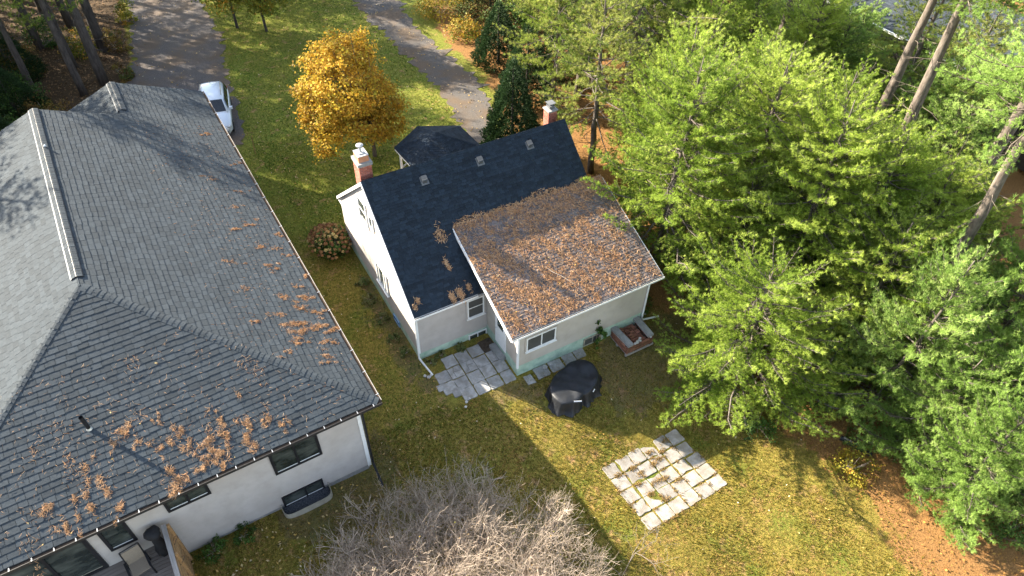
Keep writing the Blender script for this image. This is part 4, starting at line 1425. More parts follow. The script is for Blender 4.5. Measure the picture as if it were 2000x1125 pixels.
for y, wl_, zl, wt, zt in GS:
    for x, z in ((-wl_, zl - .05), (-wl_, zl), (-(wl_ * .25 + wt * .75), zl * .25 + zt * .75), (-wt * .92, zt - .03 if zt > 1.2 else zt), (-wt * .6, zt), (0, zt + .02), (wt * .6, zt), (wt * .92, zt - .03 if zt > 1.2 else zt), ((wl_ * .25 + wt * .75), zl * .25 + zt * .75), (wl_, zl), (wl_, zl - .05)):
        V.append((x, y, z))
F = [(i * k + j, (i + 1) * k + j, (i + 1) * k + j + 1, i * k + j + 1) for i in range(len(GS) - 1) for j in range(k - 1)]
F.append(tuple(range(k))); F.append(tuple((len(GS) - 1) * k + j for j in range(k - 1, -1, -1)))
mesh_obj('roof', V, F, M['car_paint'], car, smooth=True)


def panel(name, pts, m, par=car, off=(0, 0, .012)):
    g = MB(); g.solid([tuple(np.array(p) + np.array(off)) for p in pts], tuple(-np.array(off) * .8))
    return g.build(name, m, par)


panel('windscreen', [(-.72, -.95, 1.075), (.72, -.95, 1.075), (.6, -.33, 1.54), (0, -.36, 1.57), (-.6, -.33, 1.54)], M['car_glass'], off=(0, -.02, .02))
panel('rear_window', [(-.62, 2.13, 1.14), (-.52, 1.96, 1.5), (.52, 1.96, 1.5), (.62, 2.13, 1.14)], M['car_glass'], off=(0, .02, .015))
for s in (-1, 1):
    for (ya, yb, yc, yd) in ((-.72, .42, .4, -.22), (.5, 1.42, 1.38, .48), (1.5, 1.92, 1.78, 1.46)):
        zt = 1.47
        q = [(s * .868, ya, 1.05), (s * .868, yb, 1.05), (s * .735, yc, zt), (s * .735, yd, zt)]
        panel('side_window', q if s > 0 else q[::-1], M['car_glass'], off=(s * .014, 0, .006))
    g = MB(); g.box((s * 1.0, -.62, 1.06), (.2, .12, .15)); g.build('wing_mirror', M['car_paint'], car)
    g = MB(); g.box((s * .66, -2.12, .72), (.36, .2, .13), s * -.3); g.build('headlight', M['lamp_glass'], car)
    g = MB(); g.box((s * .74, 2.16, .88), (.26, .14, .16)); g.build('tail_light', M['red_plastic'], car)
    g = MB(); g.beam((s * .6, .0, 1.66), (s * .59, 1.6, 1.65), .04, .035); g.build('roof_rail', M['galv'], car)
    for y in (-1.42, 1.38):
        g = MB(); Mx = np.array(Matrix.Rotation(math.pi / 2, 3, 'Y'))
        prof = [(.2, -.1), (.33, -.1), (.35, -.07), (.35, .07), (.33, .1), (.2, .1)]
        P = []
        for r_2, zz in prof:
            for j in range(18):
                a = 2 * math.pi * j / 18
                P.append((s * .84 + zz, y + r_2 * math.cos(a), .345 + r_2 * math.sin(a)))
        F = [(i * 18 + j, i * 18 + (j + 1) % 18, ((i + 1) % 6) * 18 + (j + 1) % 18, ((i + 1) % 6) * 18 + j) for i in range(6) for j in range(18)]
        wv = MB(); wv.add(P, F); wob = wv.build('wheel', M['rubber'], car)
        g = MB(); g.box((s * .9, y, .345), (.03, .36, .06)); g.box((s * .9, y, .345), (.03, .06, .36)); g.box((s * .885, y, .345), (.03, .3, .3), 0); g.build('rim', M['galv'], wob)
g = MB(); g.box((0, -2.27, .6), (.9, .06, .16)); g.build('grille', M['car_trim'], car)
g = MB(); g.box((0, -2.2, .36), (1.3, .2, .14)); g.box((0, 2.2, .42), (1.4, .16, .14)); g.build('bumper_trim', M['car_trim'], car)
g = MB(); g.box((0, 1.75, 1.69), (.03, .12, .06)); g.build('aerial', M['car_trim'], car)


# ---------------------------------------------------------------- vegetation makers (numpy)
def tri_fans(P, D, n, ln, wd, spread, r, var, up=0.0):
    """n needle triangles at every point, leaning round the axis D"""
    K = len(P)
    d = np.repeat(D, n, 0) + r.normal(0, spread, (K * n, 3))
    d[:, 2] += up
    d = unit(d)
    p = np.repeat(P, n, 0)
    s = unit(np.cross(d, r.normal(0, 1, (K * n, 3))))
    l = ln * r.uniform(.7, 1.15, (K * n, 1))
    V = np.stack([p - s * wd / 2, p + s * wd / 2, p + d * l], 1).reshape(-1, 3)
    return V, np.arange(len(V)).reshape(-1, 3), np.repeat(np.repeat(var, n) + r.normal(0, .04, K * n), 3)


def quads(P, Nn, size, r, var, asp=1.0):
    """one leaf (a folded quad) per point facing roughly Nn"""
    K = len(P)
    n = unit(Nn)
    a = unit(np.cross(n, r.normal(0, 1, (K, 3))))
    b = np.cross(n, a)
    s = (size * r.uniform(.65, 1.25, (K, 1))) / 2
    V = np.stack([P - a * s, P - b * s * asp + n * s * .15, P + a * s, P + b * s * asp + n * s * .15], 1).reshape(-1, 3)
    return V, np.arange(len(V)).reshape(-1, 4), np.repeat(var, 4)


def tubes(segs, k=4):
    """many tapered twigs (p0,p1,r0,r1) as one vertex/face set"""
    S = np.array([np.concatenate([a, b, [ra, rb]]) for a, b, ra, rb in segs])
    a, b, ra, rb = S[:, :3], S[:, 3:6], S[:, 6:7], S[:, 7:8]
    d = unit(b - a)
    ref = np.where(np.abs(d[:, 2:3]) > .9, np.array([[1., 0, 0]]), np.array([[0, 0, 1.]]))
    u = unit(np.cross(d, ref)); w = np.cross(d, u)
    ang = np.arange(k) * 2 * math.pi / k
    ring = u[:, None] * np.cos(ang)[None, :, None] + w[:, None] * np.sin(ang)[None, :, None]
    V = np.concatenate([a[:, None] + ring * ra[:, None], b[:, None] + ring * rb[:, None]], 1).reshape(-1, 3)
    base = np.arange(len(S))[:, None, None] * 2 * k
    j = np.arange(k)
    f = np.stack([j, (j + 1) % k, k + (j + 1) % k, k + j], -1)[None]
    F = (base + f).reshape(-1, 4)
    return V, F, np.repeat(np.random.default_rng(1).uniform(0, 1, len(S)), 2 * k)


def pine(seed, h, R, h0, needles, bark, dense=1.0, whorl=.55, nlen=.17, nwid=.024, nn=9, top_pow=.55, dead=True, lean=0.0, nbr=(6, 9), spread=.5):
    r = np.random.default_rng(seed)
    segs = []
    zs = np.linspace(0, h, 12)
    bx = np.cumsum(r.normal(0, .05, 12)) + lean * (zs / h) ** 2; by = np.cumsum(r.normal(0, .05, 12)); bx -= bx[0]; by -= by[0]
    tr = lambda z: np.array((np.interp(z, zs, bx), np.interp(z, zs, by), z))
    rad_ = lambda z: max(.02, .017 * h * (1 - z / h) ** .8 + .012)
    tb = MB(); tb.tube([tr(z) for z in zs], [rad_(z) for z in zs], 9)
    P, D, VR = [], [], []
    z = h0
    while z < h - .15:
        t = (z - h0) / (h - h0)
        nb = int(r.integers(nbr[0], nbr[1])) if t < .85 else 4
        a0 = r.uniform(0, 6.28)
        for b in range(nb):
            az = a0 + b * 2 * math.pi / nb + r.normal(0, .25)
            L = R * (1 - t) ** top_pow * r.uniform(.62, 1.12) * (.8 + .2 * min(1, t * 6)) + .35
            el = rad(-6 + 42 * t + r.normal(0, 7))
            d = np.array((math.cos(az) * math.cos(el), math.sin(az) * math.cos(el), math.sin(el)))
            p0 = tr(z + r.normal(0, .1))
            n = 6
            pts = [p0 + d * L * s + np.array((0, 0, -.10 * L * math.sin(s * 2.6) + .16 * L * s ** 3)) + r.normal(0, .02 * L, 3) * (s > 0) for s in np.linspace(0, 1, n)]
            br = max(.012, .012 * L)
            for i in range(n - 1):
                segs.append((pts[i], pts[i + 1], br * (1 - i / n), br * (1 - (i + 1) / n) + .003))
            bv = r.normal(.45, .13)
            side = unit(np.cross(d, (0, 0, 1.)))
            ntw = max(3, int(L * 7.5 * dense))
            for q in range(ntw):
                s0 = .24 * (1 - t) + .02
                s = s0 + (1 - s0) * ((q + r.uniform(0, 1)) / ntw)
                i = min(int(s * (n - 1)), n - 2); fr = s * (n - 1) - i
                pb = pts[i] * (1 - fr) + pts[i + 1] * fr
                sg = 1 if q % 2 else -1
                tl = (.16 + .34 * L * (1 - s) * .8 + .12) * r.uniform(.6, 1.2)
                tl = min(tl, 1.3)
                td = unit(d * .75 + side * sg * r.uniform(.5, 1.1) + np.array((0, 0, r.uniform(-.05, .15))))
                if s > .93: td = unit(d + r.normal(0, .25, 3) + np.array((0, 0, .2)))
                pe = pb + td * tl
                segs.append((pb, pe, .008, .004))
                nt = max(2, int(tl * 9.5 * dense))
                for w in range(nt):
                    f = .25 + .75 * (w + 1) / nt
                    P.append(pb + td * tl * f + r.normal(0, .045, 3)); D.append(unit(td * .75 + np.array((0, 0, .55)) + r.normal(0, .3, 3)))
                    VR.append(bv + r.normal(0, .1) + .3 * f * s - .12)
        z += whorl * r.uniform(.75, 1.25)
    if dead:
        for q in range(14):
            zz = r.uniform(max(.8, h0 * .3), h0 + .3); az = r.uniform(0, 6.28); L = r.uniform(.5, 1.9)
            d = np.array((math.cos(az), math.sin(az), r.uniform(-.25, .15)))
            p0 = tr(zz); p1 = p0 + d * L * .55 + r.normal(0, .05, 3); p2 = p0 + d * L + r.normal(0, .15, 3)
            segs += [(p0, p1, .022, .014), (p1, p2, .014, .004)]
            for e in range(2):
                segs.append((p1, p1 + (d + r.normal(0, .5, 3)) * .5, .008, .003))
    root = thing('pine_tree', 'x', 'tree')
    tb.build('trunk', bark, root, smooth=True)
    V, F, vr = tubes(segs, 4)
    mesh_obj('branches', V, F, bark, root, vr)
    P, D, VR = np.array(P), np.array(D), np.clip(np.array(VR), .02, .97)
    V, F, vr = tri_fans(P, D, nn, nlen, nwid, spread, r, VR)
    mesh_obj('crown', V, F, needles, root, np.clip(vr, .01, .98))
    return root


def leafy(seed, crown_pts, crown_nrm, size, material, root, var, asp=.85, name='crown'):
    r = np.random.default_rng(seed)
    V, F, vr = quads(crown_pts, crown_nrm, size, r, np.clip(var, .01, .98), asp)
    return mesh_obj(name, V, F, material, root, vr)


def clump_cloud(r, centre, radii, nclump, per, spread, shell=.55, flat=1.0, taper=None):
    """points in clumps inside an ellipsoid; returns points, outward normals, clump ids"""
    d = unit(r.normal(0, 1, (nclump, 3)))
    q = r.uniform(shell, 1.0, (nclump, 1)) ** .7
    c = d * q * np.array(radii)
    if taper is not None:
        f = taper(c[:, 2] / radii[2])
        c[:, :2] *= f[:, None]
    P = np.repeat(c, per, 0) + r.normal(0, spread, (nclump * per, 3)) * np.array((1, 1, flat))
    N = unit(np.repeat(d, per, 0) * .7 + r.normal(0, .55, (nclump * per, 3)) + np.array((0, 0, .5)))
    return P + np.array(centre), N, np.repeat(np.arange(nclump), per)


def limb_set(r, base, h_fork, tips, r0):
    segs = []
    base = np.array(base, float)
    top = base + np.array((r.normal(0, .1), r.normal(0, .1), h_fork))
    segs.append((base, top, r0, r0 * .75))
    for t in tips:
        mid = top * .55 + t * .45 + r.normal(0, .15, 3)
        segs.append((top, mid, r0 * .5, r0 * .25)); segs.append((mid, t, r0 * .25, .01))
    return segs


# ---------------------------------------------------------------- pines on the right: five kinds, then copies
T0 = lambda x, y: (x, y, float(terr(x, y)) - .05)
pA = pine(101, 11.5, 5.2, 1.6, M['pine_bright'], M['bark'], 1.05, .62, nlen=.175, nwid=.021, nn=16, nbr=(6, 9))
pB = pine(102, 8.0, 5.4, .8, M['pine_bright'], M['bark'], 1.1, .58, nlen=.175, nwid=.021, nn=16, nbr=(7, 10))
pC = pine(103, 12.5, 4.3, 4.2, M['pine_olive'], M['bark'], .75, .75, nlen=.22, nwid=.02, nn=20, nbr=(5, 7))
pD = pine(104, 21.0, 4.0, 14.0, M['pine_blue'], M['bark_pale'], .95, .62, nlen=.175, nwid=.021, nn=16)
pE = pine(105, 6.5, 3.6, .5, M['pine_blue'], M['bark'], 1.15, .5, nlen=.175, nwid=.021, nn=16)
PINES = [
    (pA, 21.2, 19.6, .3, 1.0, 'broad bright green pine whose boughs hang over the right rake of the small house'),
    (pB, 20.3, 12.2, 1.2, (1.05, 1.05, .85), 'low spreading bright pine at the lawn edge beyond the brick stack'),
    (pA, 25.2, 14.5, 2.0, 1.0, 'tall bright pine standing in the middle of the grove behind the low spreading one'),
    (pE, 24.5, 7.8, .5, (.95, .95, 1.45), 'bluish green young pine beside the black and white pipe on the lawn'),
    (pA, 28.0, 21.6, 3.6, .85, 'tall bright pine in front of the neighbour roof, the most upright of the grove'),
    (pD, 29.0, 9.6, 1.5, .95, 'blue green pine with a pale bare trunk behind the low young pines'),
    (pE, 26.6, 3.4, 2.2, (1.15, 1.15, 1.45), 'bluish young pine over orange leaf litter at the lower right'),
    (pC, 22.6, 27.5, 0., .92, 'sparse olive pine with tufted boughs around the far brick chimney'),
    (pC, 28.2, 31.5, 2.1, 1.35, 'sparse olive pine with a dark trunk over orange needle ground'),
    (pC, 24.4, 34.5, 4.0, .85, 'sparse olive pine behind the dark cedar'),
    (pD, 33.0, 16.0, 0.4, 1.0, 'pine with a tall pale trunk against the slate neighbour roof'),
    (pD, 36.5, 13.2, 2.9, 1.05, 'pine with forked looking pale trunk at the right edge of the neighbour roof'),
    (pE, 23.6, 3.0, 4.2, (.78, .78, 1.1), 'smallest bluish pine at the corner of the leaf covered lawn'),
    (pC, 33.0, 35.5, 1.0, 1.3, 'sparse olive pine beside the grey shed roof'),
    (pD, 31.2, 4.5, 5.0, .9, 'blue green pine rising over the bare sticks at the right edge'),
    (pB, 29.6, 15.4, 3.1, 1.0, 'shaded pine between the pale trunks in the grove'),
    (pD, 41.0, 15.0, 4.4, 1.05, 'pine whose trunk crosses the far end of the neighbour roof'),
    (pB, 23.4, 16.6, 2.6, .9, 'bright pine filling the gap between the two broad bright pines'),
    (pA, 24.2, 23.0, 1.1, .92, 'bright pine whose tips reach the top corner of the steep roof'),
    (pB, 26.0, 10.6, .9, (.95, .95, 1.05), 'bright pine rising behind the low spreading pine at the lawn edge'),
    (pA, 24.9, 18.2, 5.1, 1.0, 'bright pine in the very middle of the grove'),
    (pA, 29.0, 17.4, .6, .85, 'bright pine behind the middle of the grove, below the neighbour gutter'),
    (pB, 31.4, 12.2, 2.2, 1.0, 'bright pine among the pale trunks on the right'),
    (pB, 27.0, 25.4, 1.7, .9, 'bright pine beside the sparse olive pines'),
    (pA, 27.6, 13.4, 5.6, .9, 'bright pine shaded by its taller neighbours'),
    (pD, 35.5, 9.0, 3.5, .95, 'blue green pine at the right edge of the frame'),
    (pE, 29.4, 2.0, 1.9, (1.2, 1.2, 1.5), 'bluish young pine in the lower right corner'),
    (pE, 24.9, 5.0, 3.0, .95, 'bluish young pine between the pipe and the golden undergrowth'),
    (pC, 27.0, 35.2, 2.6, 1.4, 'sparse olive pine in the group by the dark firs'),
    (pC, 32.0, 44.5, 4.8, .9, 'sparse olive pine at the top edge beyond the shed'),
    (pA, 36.5, 38.5, 1.3, .9, 'bright pine standing beyond the trailer'),
    (pD, 37.0, 28.0, 5.2, .9, 'blue green pine before the neighbour deck railing'),
    (pC, 37.5, 45.5, 3.0, 1.0, 'olive pine at the top edge of the frame, farthest back'),
    (pD, 34.6, 18.6, 4.0, .95, 'bare trunked pine closest to the neighbour roof corner'),
    (pE, 42.5, 31.5, 1.2, 1.1, 'low bluish pine at the foot of the neighbour wall, nearest the deck end'),
    (pE, 42.8, 26.0, 2.5, .95, 'low bluish pine under the middle of the neighbour gutter'),
    (pE, 42.0, 21.5, .4, 1.0, 'low bluish pine under the near end of the neighbour gutter'),
    (pE, 38.5, 24.5, 4.4, 1.15, 'rounded bluish pine between the bare trunks and the neighbour wall'),
    (pE, 38.0, 18.0, 5.5, 1.2, 'rounded bluish pine at the foot of the pale trunks'),
    (pB, 38.0, 31.0, 1.6, .8, 'bright low pine in front of the neighbour deck'),
    (pB, 33.5, 30.0, 3.0, .85, 'bright low pine between the shed and the neighbour deck'),
    (pB, 34.0, 24.5, .3, .8, 'bright low pine in the clearing below the neighbour roof'),
    (pB, 33.8, 12.4, 3.6, .8, 'bright low pine at the right edge behind the blue green ones'),
    (pE, 36.0, 14.6, 2.0, 1.2, 'rounded bluish pine at the right edge near the pale trunks'),
    (pE, 30.2, 6.4, 2.4, (1.1, 1.1, 1.5), 'rounded bluish pine beside the bare pale trunk at the right edge'),
    (pB, 41.0, 37.5, 5.0, .9, 'bright low pine at the top edge left of the neighbour house'),
    (pB, 35.0, 35.0, .9, .8, 'bright low pine right beside the shed'),
    (pA, 36.2, 25.0, 2.2, .85, 'bright pine hiding the middle of the neighbour gutter'),
    (pC, 41.5, 21.5, .7, .95, 'sparse olive pine whose tufts cross the neighbour roof'),
    (pC, 38.5, 17.0, 3.7, .9, 'sparse olive pine among the pale bare trunks'),
    (pC, 29.5, 42.0, 3.3, .8, 'sparse olive pine farthest along the gravel lane'),
]
seen = set()
for proto, x, y, rz, s, lab in PINES:
    if proto.name in seen:
        dup(proto, T0(x, y), rz, s, lab, 'pines of the grove beside the small house')
    else:
        seen.add(proto.name)
        proto.location = T0(x, y); proto.rotation_euler = (0, 0, rz); proto.scale = s if hasattr(s, '__len__') else (s,) * 3
        tag(proto, lab, None, 'pines of the grove beside the small house')

# tall trees on the left beside the driveway; their crowns stand above the frame
pT = pine(106, 17, 3.0, 7.0, M['pine_olive'], M['bark_dark'], .6, .9, nlen=.24, nwid=.04, nn=10, top_pow=.5)
LEFT = [
    (-.5, 52.2, .3, 1.15, 'thickest dark trunk rising behind the peak of the grey roof'),
    (-1.9, 51.4, 1.9, .85, 'slim grey trunk leaning in front of the forest floor'),
    (-1.9, 55.5, 2.7, .9, 'thin dark trunk between the slim grey trunk and the thick one'),
    (.3, 57.2, 4.0, 1.2, 'broad dark trunk at the edge of the driveway'),
    (-4.7, 52.8, 5.0, .8, 'short looking dark trunk among green undergrowth at the left edge'),
    (-3.6, 59.5, .9, 1.0, 'dark trunk deep in the woods at the top left corner'),
    (-1.2, 62.0, 3.0, 1.0, 'dark trunk in the woods near the top of the driveway'),
]
for i, (x, y, rz, s, lab) in enumerate(LEFT):
    o = pT if i == 0 else dup(pT)
    o.location = (x, y, -.05); o.rotation_euler = (0, 0, rz); o.scale = (s,) * 3
    tag(o, lab, None, 'tall trees beside the driveway')
for i, (x, y, s) in enumerate(((-7, 57, 1.0), (-6, 64, 1.0), (-4, 70, 1.1), (-10, 49, .9), (2.0, 73, 1.0), (-13, 41, .9), (-9, 62, 1.1), (-12, 55, 1.0), (-14, 66, 1.15), (-8, 71, 1.0), (-18, 60, 1.1), (-5, 76, 1.0), (-11, 77, 1.1), (-16, 50, 1.0), (0.5, 79, 1.0), (-20, 70, 1.1), (-2.6, 64.5, 1.0), (-.6, 75.5, 1.05), (-4.5, 69.5, 1.0), (-7.5, 53.5, 1.0), (-5.5, 61, 1.05), (-8.5, 46.5, .95), (-3.5, 74, 1.05))):
    o = dup(pT, (x, y, -.05), i * 1.7, s, 'tall tree in the woods beyond the left edge of the driveway', 'woods beyond the driveway')

for i, (x, y, s) in enumerate(((-15, 71, 1.5), (-13.5, 63.5, 1.3), (-18, 63, 1.5), (-21, 55, 1.4))):
    dup(pA, (x, y, -.05), i * 2.1, s, 'tall dense pine in the woods north west of the grey roof', 'dense pines beyond the driveway')

for i, (x, y, s) in enumerate(((13.5, 63, .85), (17.0, 67, .95), (15.5, 72, 1.0))):
    dup(pA, (x, y, -.05), 1 + i * 2.1, s, 'pine north of the gravel lane, beyond the top of the frame', 'pines north of the lane')

# ---------------------------------------------------------------- orange maple
mp = thing('maple_tree', 'round orange maple on the lawn between the driveway and the gravel lane', 'tree', (12.1, 35.4, 0))
r = np.random.default_rng(40)
parts_ = []
MX, MY = -.85, .5
LOB = [((-.2, .2, 4.9), (2.7, 2.7, 2.5), 330), ((-1.6, -.3, 3.6), (1.5, 1.5, 1.4), 110), ((1.5, -.1, 3.3), (1.6, 1.5, 1.3), 110), ((.1, -1.6, 3.3), (1.5, 1.2, 1.3), 90),
       ((-.3, 1.6, 3.8), (1.6, 1.4, 1.6), 80), ((-2.1, -1.3, 2.3), (.9, .8, .6), 34), ((1.9, -1.0, 2.0), (1.1, .9, .6), 44), ((.5, .4, 6.6), (1.4, 1.4, 1.2), 70)]
for c_, rd_, nc_ in LOB:
    parts_.append(clump_cloud(r, (c_[0] + MX, c_[1] + MY, c_[2]), rd_, nc_, 40, .2, .55, .7))
off_ = 0
cids = []
for _, _, ci in parts_:
    cids.append(ci + off_); off_ += ci.max() + 1
drop_ = r.uniform(0, 1, off_) < .16
P = np.concatenate([x[0] for x in parts_]); N = np.concatenate([x[1] for x in parts_]); cid = np.concatenate(cids)
tips = P[r.integers(0, len(P), 46)]
low = (P[:, 2] > 1.3) & ~drop_[cid]
P, N, cid = P[low], N[low], cid[low]
cv = r.uniform(0, 1, off_)
hz = (P[:, 2] - 1.2) / 6
var = np.clip(.47 + .5 * (cv[cid] - .5) + .12 * np.sin(P[:, 0] * 1.4 + 1) - .1 * (P[:, 0] < -1.5) + .2 * ((P[:, 0] > 1.0) & (P[:, 2] < 4)) + r.normal(0, .13, len(P)), .02, .97)
leafy(41, P, N, .145, M['maple'], mp, var)
V, F, vr = tubes(limb_set(r, (0, 0, 0), 1.5, tips, .13), 7)
mesh_obj('trunk', V, F, M['bark'], mp, vr)

# two yellow-green trees at the top of the frame
for i, (x, y, lab) in enumerate(((9.7, 56.0, 'yellow green tree beside the driveway, cut by the top of the frame'), (11.45, 54.4, 'yellow green tree with a bare trunk on the lawn behind the orange maple'))):
    yt = thing('young_tree', lab, 'tree', (x, y, 0), group='young trees by the driveway')
    r = np.random.default_rng(50 + i)
    P, N, cid = clump_cloud(r, (-.2 if i == 0 else .3, -.3, 5.6), (2.7, 2.7, 4.2), 420, 36, .25, .3)
    cv = r.uniform(0, 1, 420)
    leafy(52 + i, P, N, .17, M['leaf_yellow'], yt, np.clip(.25 + .5 * (cv[cid] - .3) + r.normal(0, .12, len(P)), .02, .97))
    V, F, vr = tubes(limb_set(r, (0, 0, 0), 2.2, P[r.integers(0, len(P), 26)], .11), 7)
    mesh_obj('trunk', V, F, M['bark_dark'], yt, vr)

# dark conical cedar and firs at the lane
def cone_tree(name, lab, x, y, h, R, seed, material, n=9000, size=.16):
    t = thing(name, lab, 'tree', (x, y, 0))
    r = np.random.default_rng(seed)
    z = h * (1 - np.sqrt(r.uniform(0, 1, n)))
    a = r.uniform(0, 2 * math.pi, n)
    lob = 1 + .12 * np.sin(5 * a + z * 2) + .1 * np.sin(9 * a - z * 5)
    q = R * (1 - (z / h) ** 1.4) * lob * r.uniform(.75, 1.03, n) + .03
    P = np.stack([q * np.cos(a), q * np.sin(a), z * .98 + .1], 1)
    N = np.stack([np.cos(a), np.sin(a), r.uniform(-.1, .7, n)], 1)
    V, F, vr = tri_fans(P, unit(N), 3, size, size * .35, .4, r, np.clip(.45 + .3 * np.sin(5 * a + z * 2) * .4 + r.normal(0, .18, n), .02, .97), .3)
    mesh_obj('crown', V, F, material, t, np.clip(vr, .01, .98))
    g = MB(); g.tube([(0, 0, -.1), (0, 0, h * .9)], [.12, .02], 7); g.build('trunk', M['bark_dark'], t)
    return t


cone_tree('cedar_tree', 'dense dark conical cedar behind the ridge of the small house', 19.3, 31.2, 6.6, 1.75, 61, M['cedar'], 14000)
cone_tree('fir_tree', 'dark bushy fir on the far side of the gravel lane', 24.4, 41.5, 4.6, 1.7, 62, M['cedar'], 8000)
cone_tree('fir_tree', 'dark fir behind the cedar at the end of the lane', 23.6, 36.4, 5.6, 1.8, 63, M['cedar'], 8000)
cone_tree('fir_tree', 'tall dark fir among the olive pines', 28.0, 38.0, 7.0, 2.0, 64, M['cedar'], 9000)
cone_tree('fir_tree', 'wide dark fir left of the shed', 31.0, 45.0, 6.0, 2.4, 68, M['cedar'], 9000)
cone_tree('fir_tree', 'dark fir at the top edge above the lane shrubs', 28.6, 50.0, 6.5, 2.4, 69, M['cedar'], 9000)
cone_tree('fir_tree', 'dark fir behind the trailer', 36.0, 42.5, 7.0, 2.6, 70, M['cedar'], 9000)
cone_tree('fir_tree', 'dark fir beside the shed', 33.0, 32.4, 5.0, 2.0, 72, M['cedar'], 8000)


cone_tree('fir_tree', 'dark green fir at the left edge behind the grey roof', -5.9, 50.6, 3.6, 1.7, 65, M['cedar'], 6000)
cone_tree('fir_tree', 'dark green fir deeper in the woods at the left edge', -5.6, 55.6, 4.2, 1.8, 66, M['cedar'], 6000)
cone_tree('fir_tree', 'low dark fir at the left edge just beyond the grey gable', -7.2, 46.6, 3.0, 1.7, 67, M['cedar'], 6000)


# shrubs: mounds of leaves with stems
def shrub(name, lab, x, y, R, h, seed, material, size=.11, n=2600, base=.5, spreadv=.2, grp=None, cat='shrub'):
    t = thing(name, lab, cat, T0(x, y), group=grp)
    r = np.random.default_rng(seed)
    nc = max(20, n // 40)
    P, N, cid = clump_cloud(r, (0, 0, h * .35), (R, R, h * .7), nc, 40, R * .12, .3)
    k = P[:, 2] > .02
    cv = r.normal(0, spreadv, nc)
    leafy(seed, P[k], N[k], size, material, t, np.clip(base + cv[cid[k]] + r.normal(0, .1, k.sum()), .02, .97), name='foliage')
    segs = [(np.zeros(3), P[i] * .9, .015, .004) for i in r.integers(0, len(P), 24)]
    V, F, vr = tubes(segs, 4)
    mesh_obj('stems', V, F, M['twig'], t, vr)
    return t


SH = [(24.4, 50.6, 2.1, 1.9, M['leaf_yellow'], 'yellow leaved shrub at the far side of the lane'), (25.8, 48.4, 1.8, 1.7, M['leaf_rust'], 'rusty shrub behind the yellow shrubs by the lane'),
      (24.2, 46.4, 1.5, 1.4, M['leaf_yellow'], 'olive yellow shrub nearest the dark fir by the lane'), (27.5, 51.5, 2.3, 2.2, M['leaf_rust'], 'wide rusty shrub at the top of the frame by the lane'),
      (28.0, 45.5, 2.2, 2.0, M['leaf_green'], 'green shrub among the dark firs'), (31.5, 41.0, 2.0, 1.5, M['leaf_rust'], 'rusty undergrowth bush beneath the olive pines'),
      (-5.5, 51.2, 1.7, 2.4, M['leaf_green'], 'green bush at the left edge of the woods'), (-5.3, 56.2, 1.9, 2.6, M['leaf_rust'], 'mixed bush behind the slim grey trunk'),
      (1.2, 56.9, 1.0, 1.8, M['leaf_rust'], 'yellowing bush at the foot of the broad dark trunk'), (-1.0, 57.5, 1.3, 1.9, M['leaf_yellow'], 'yellow green bush between the dark trunks'),
      (-4.3, 49.4, 1.4, 1.5, M['leaf_rust'], 'brown green bush behind the ridge of the grey roof'), (-7.2, 48.5, 2.0, 2.0, M['leaf_green'], 'green bush at the left beyond the grey roof'),
      (.9, 52.3, .7, 1.1, M['leaf_rust'], 'small leafy bush beside the thickest trunk'), (-3.2, 60.5, 1.6, 2.2, M['leaf_green'], 'green bush in the woods at the top left'),
      (2.6, 61.0, .9, 1.8, M['leaf_yellow'], 'yellow bush at the upper edge of the driveway'),
      (12.9, 46.0, 1.2, 1.2, M['leaf_rust'], 'thin leafless looking bush behind the orange maple'),
      (21.2, 6.1, 1.1, .8, M['leaf_yellow'], 'yellow green groundcover bush at the lawn edge by the pipe'), (19.4, 9.8, 1.0, .7, M['leaf_green'], 'low green bush under the tips of the spreading pine'),
      (24.9, .8, 1.2, .9, M['leaf_green'], 'light green bush with bare sticks at the bottom right'), (27.5, 6.2, 1.3, .9, M['leaf_rust'], 'golden undergrowth in the leaf litter at the right'),
      (22.6, 9.6, 1.4, 1.2, M['leaf_green'], 'leafy vine thicket between the low pines')]
for i, (x, y, R, h, m_, lab) in enumerate(SH):
    shrub('shrub', lab, x, y, R, h, 200 + i, m_, .13 if y > 40 else .09, int(1500 * R), .5)
shrub('garden_plant', 'tall green weed growing by the rear basement window', 15.15, 16.55, .4, 1.5, 231, M['leaf_green'], .09, 480, .55, cat='plant')
shrub('garden_plant', 'dark ivy clump at the far rear corner of the rear wing', 18.3, 17.5, .9, .5, 232, M['leaf_green'], .09, 900, .25, cat='plant')
shrub('garden_plant', 'low green hedge strip along the white wall by the deck', -3.0, 15.45, .55, .5, 233, M['leaf_green'], .07, 900, .35, cat='plant')
shrub('garden_plant', 'low green plant beside the hedge strip at the white wall', -1.9, 15.5, .5, .4, 234, M['leaf_green'], .07, 700, .35, cat='plant')
for i, (x, y, R, lab) in enumerate(((7.15, 25.6, .35, 'grey green weeds along the gable wall near the hydrangea'), (7.0, 24.4, .4, 'grey green weeds below the gable window'), (7.0, 22.9, .35, 'weeds beside the gable window well'),
                                    (7.0, 21.5, .3, 'dry weeds along the gable wall near its corner'), (7.05, 20.4, .35, 'yellowing weeds at the downspout corner'))):
    shrub('garden_plant', lab, x, y, R, .35, 240 + i, M['leaf_weed'], .07, 420, .4, cat='plant')
for i, (x, y, lab) in enumerate(((1.0, -.12, 'weeds growing along the mint foundation by the patio'), (2.0, -.14, 'yellow green weeds under the small basement window'), (.4, -.3, 'dry weeds at the corner of the patio foundation'))):
    p = loc2(x, y)
    shrub('garden_plant', lab, p[0], p[1], .3, .22, 250 + i, M['leaf_weed'], .06, 300, .6, cat='plant')

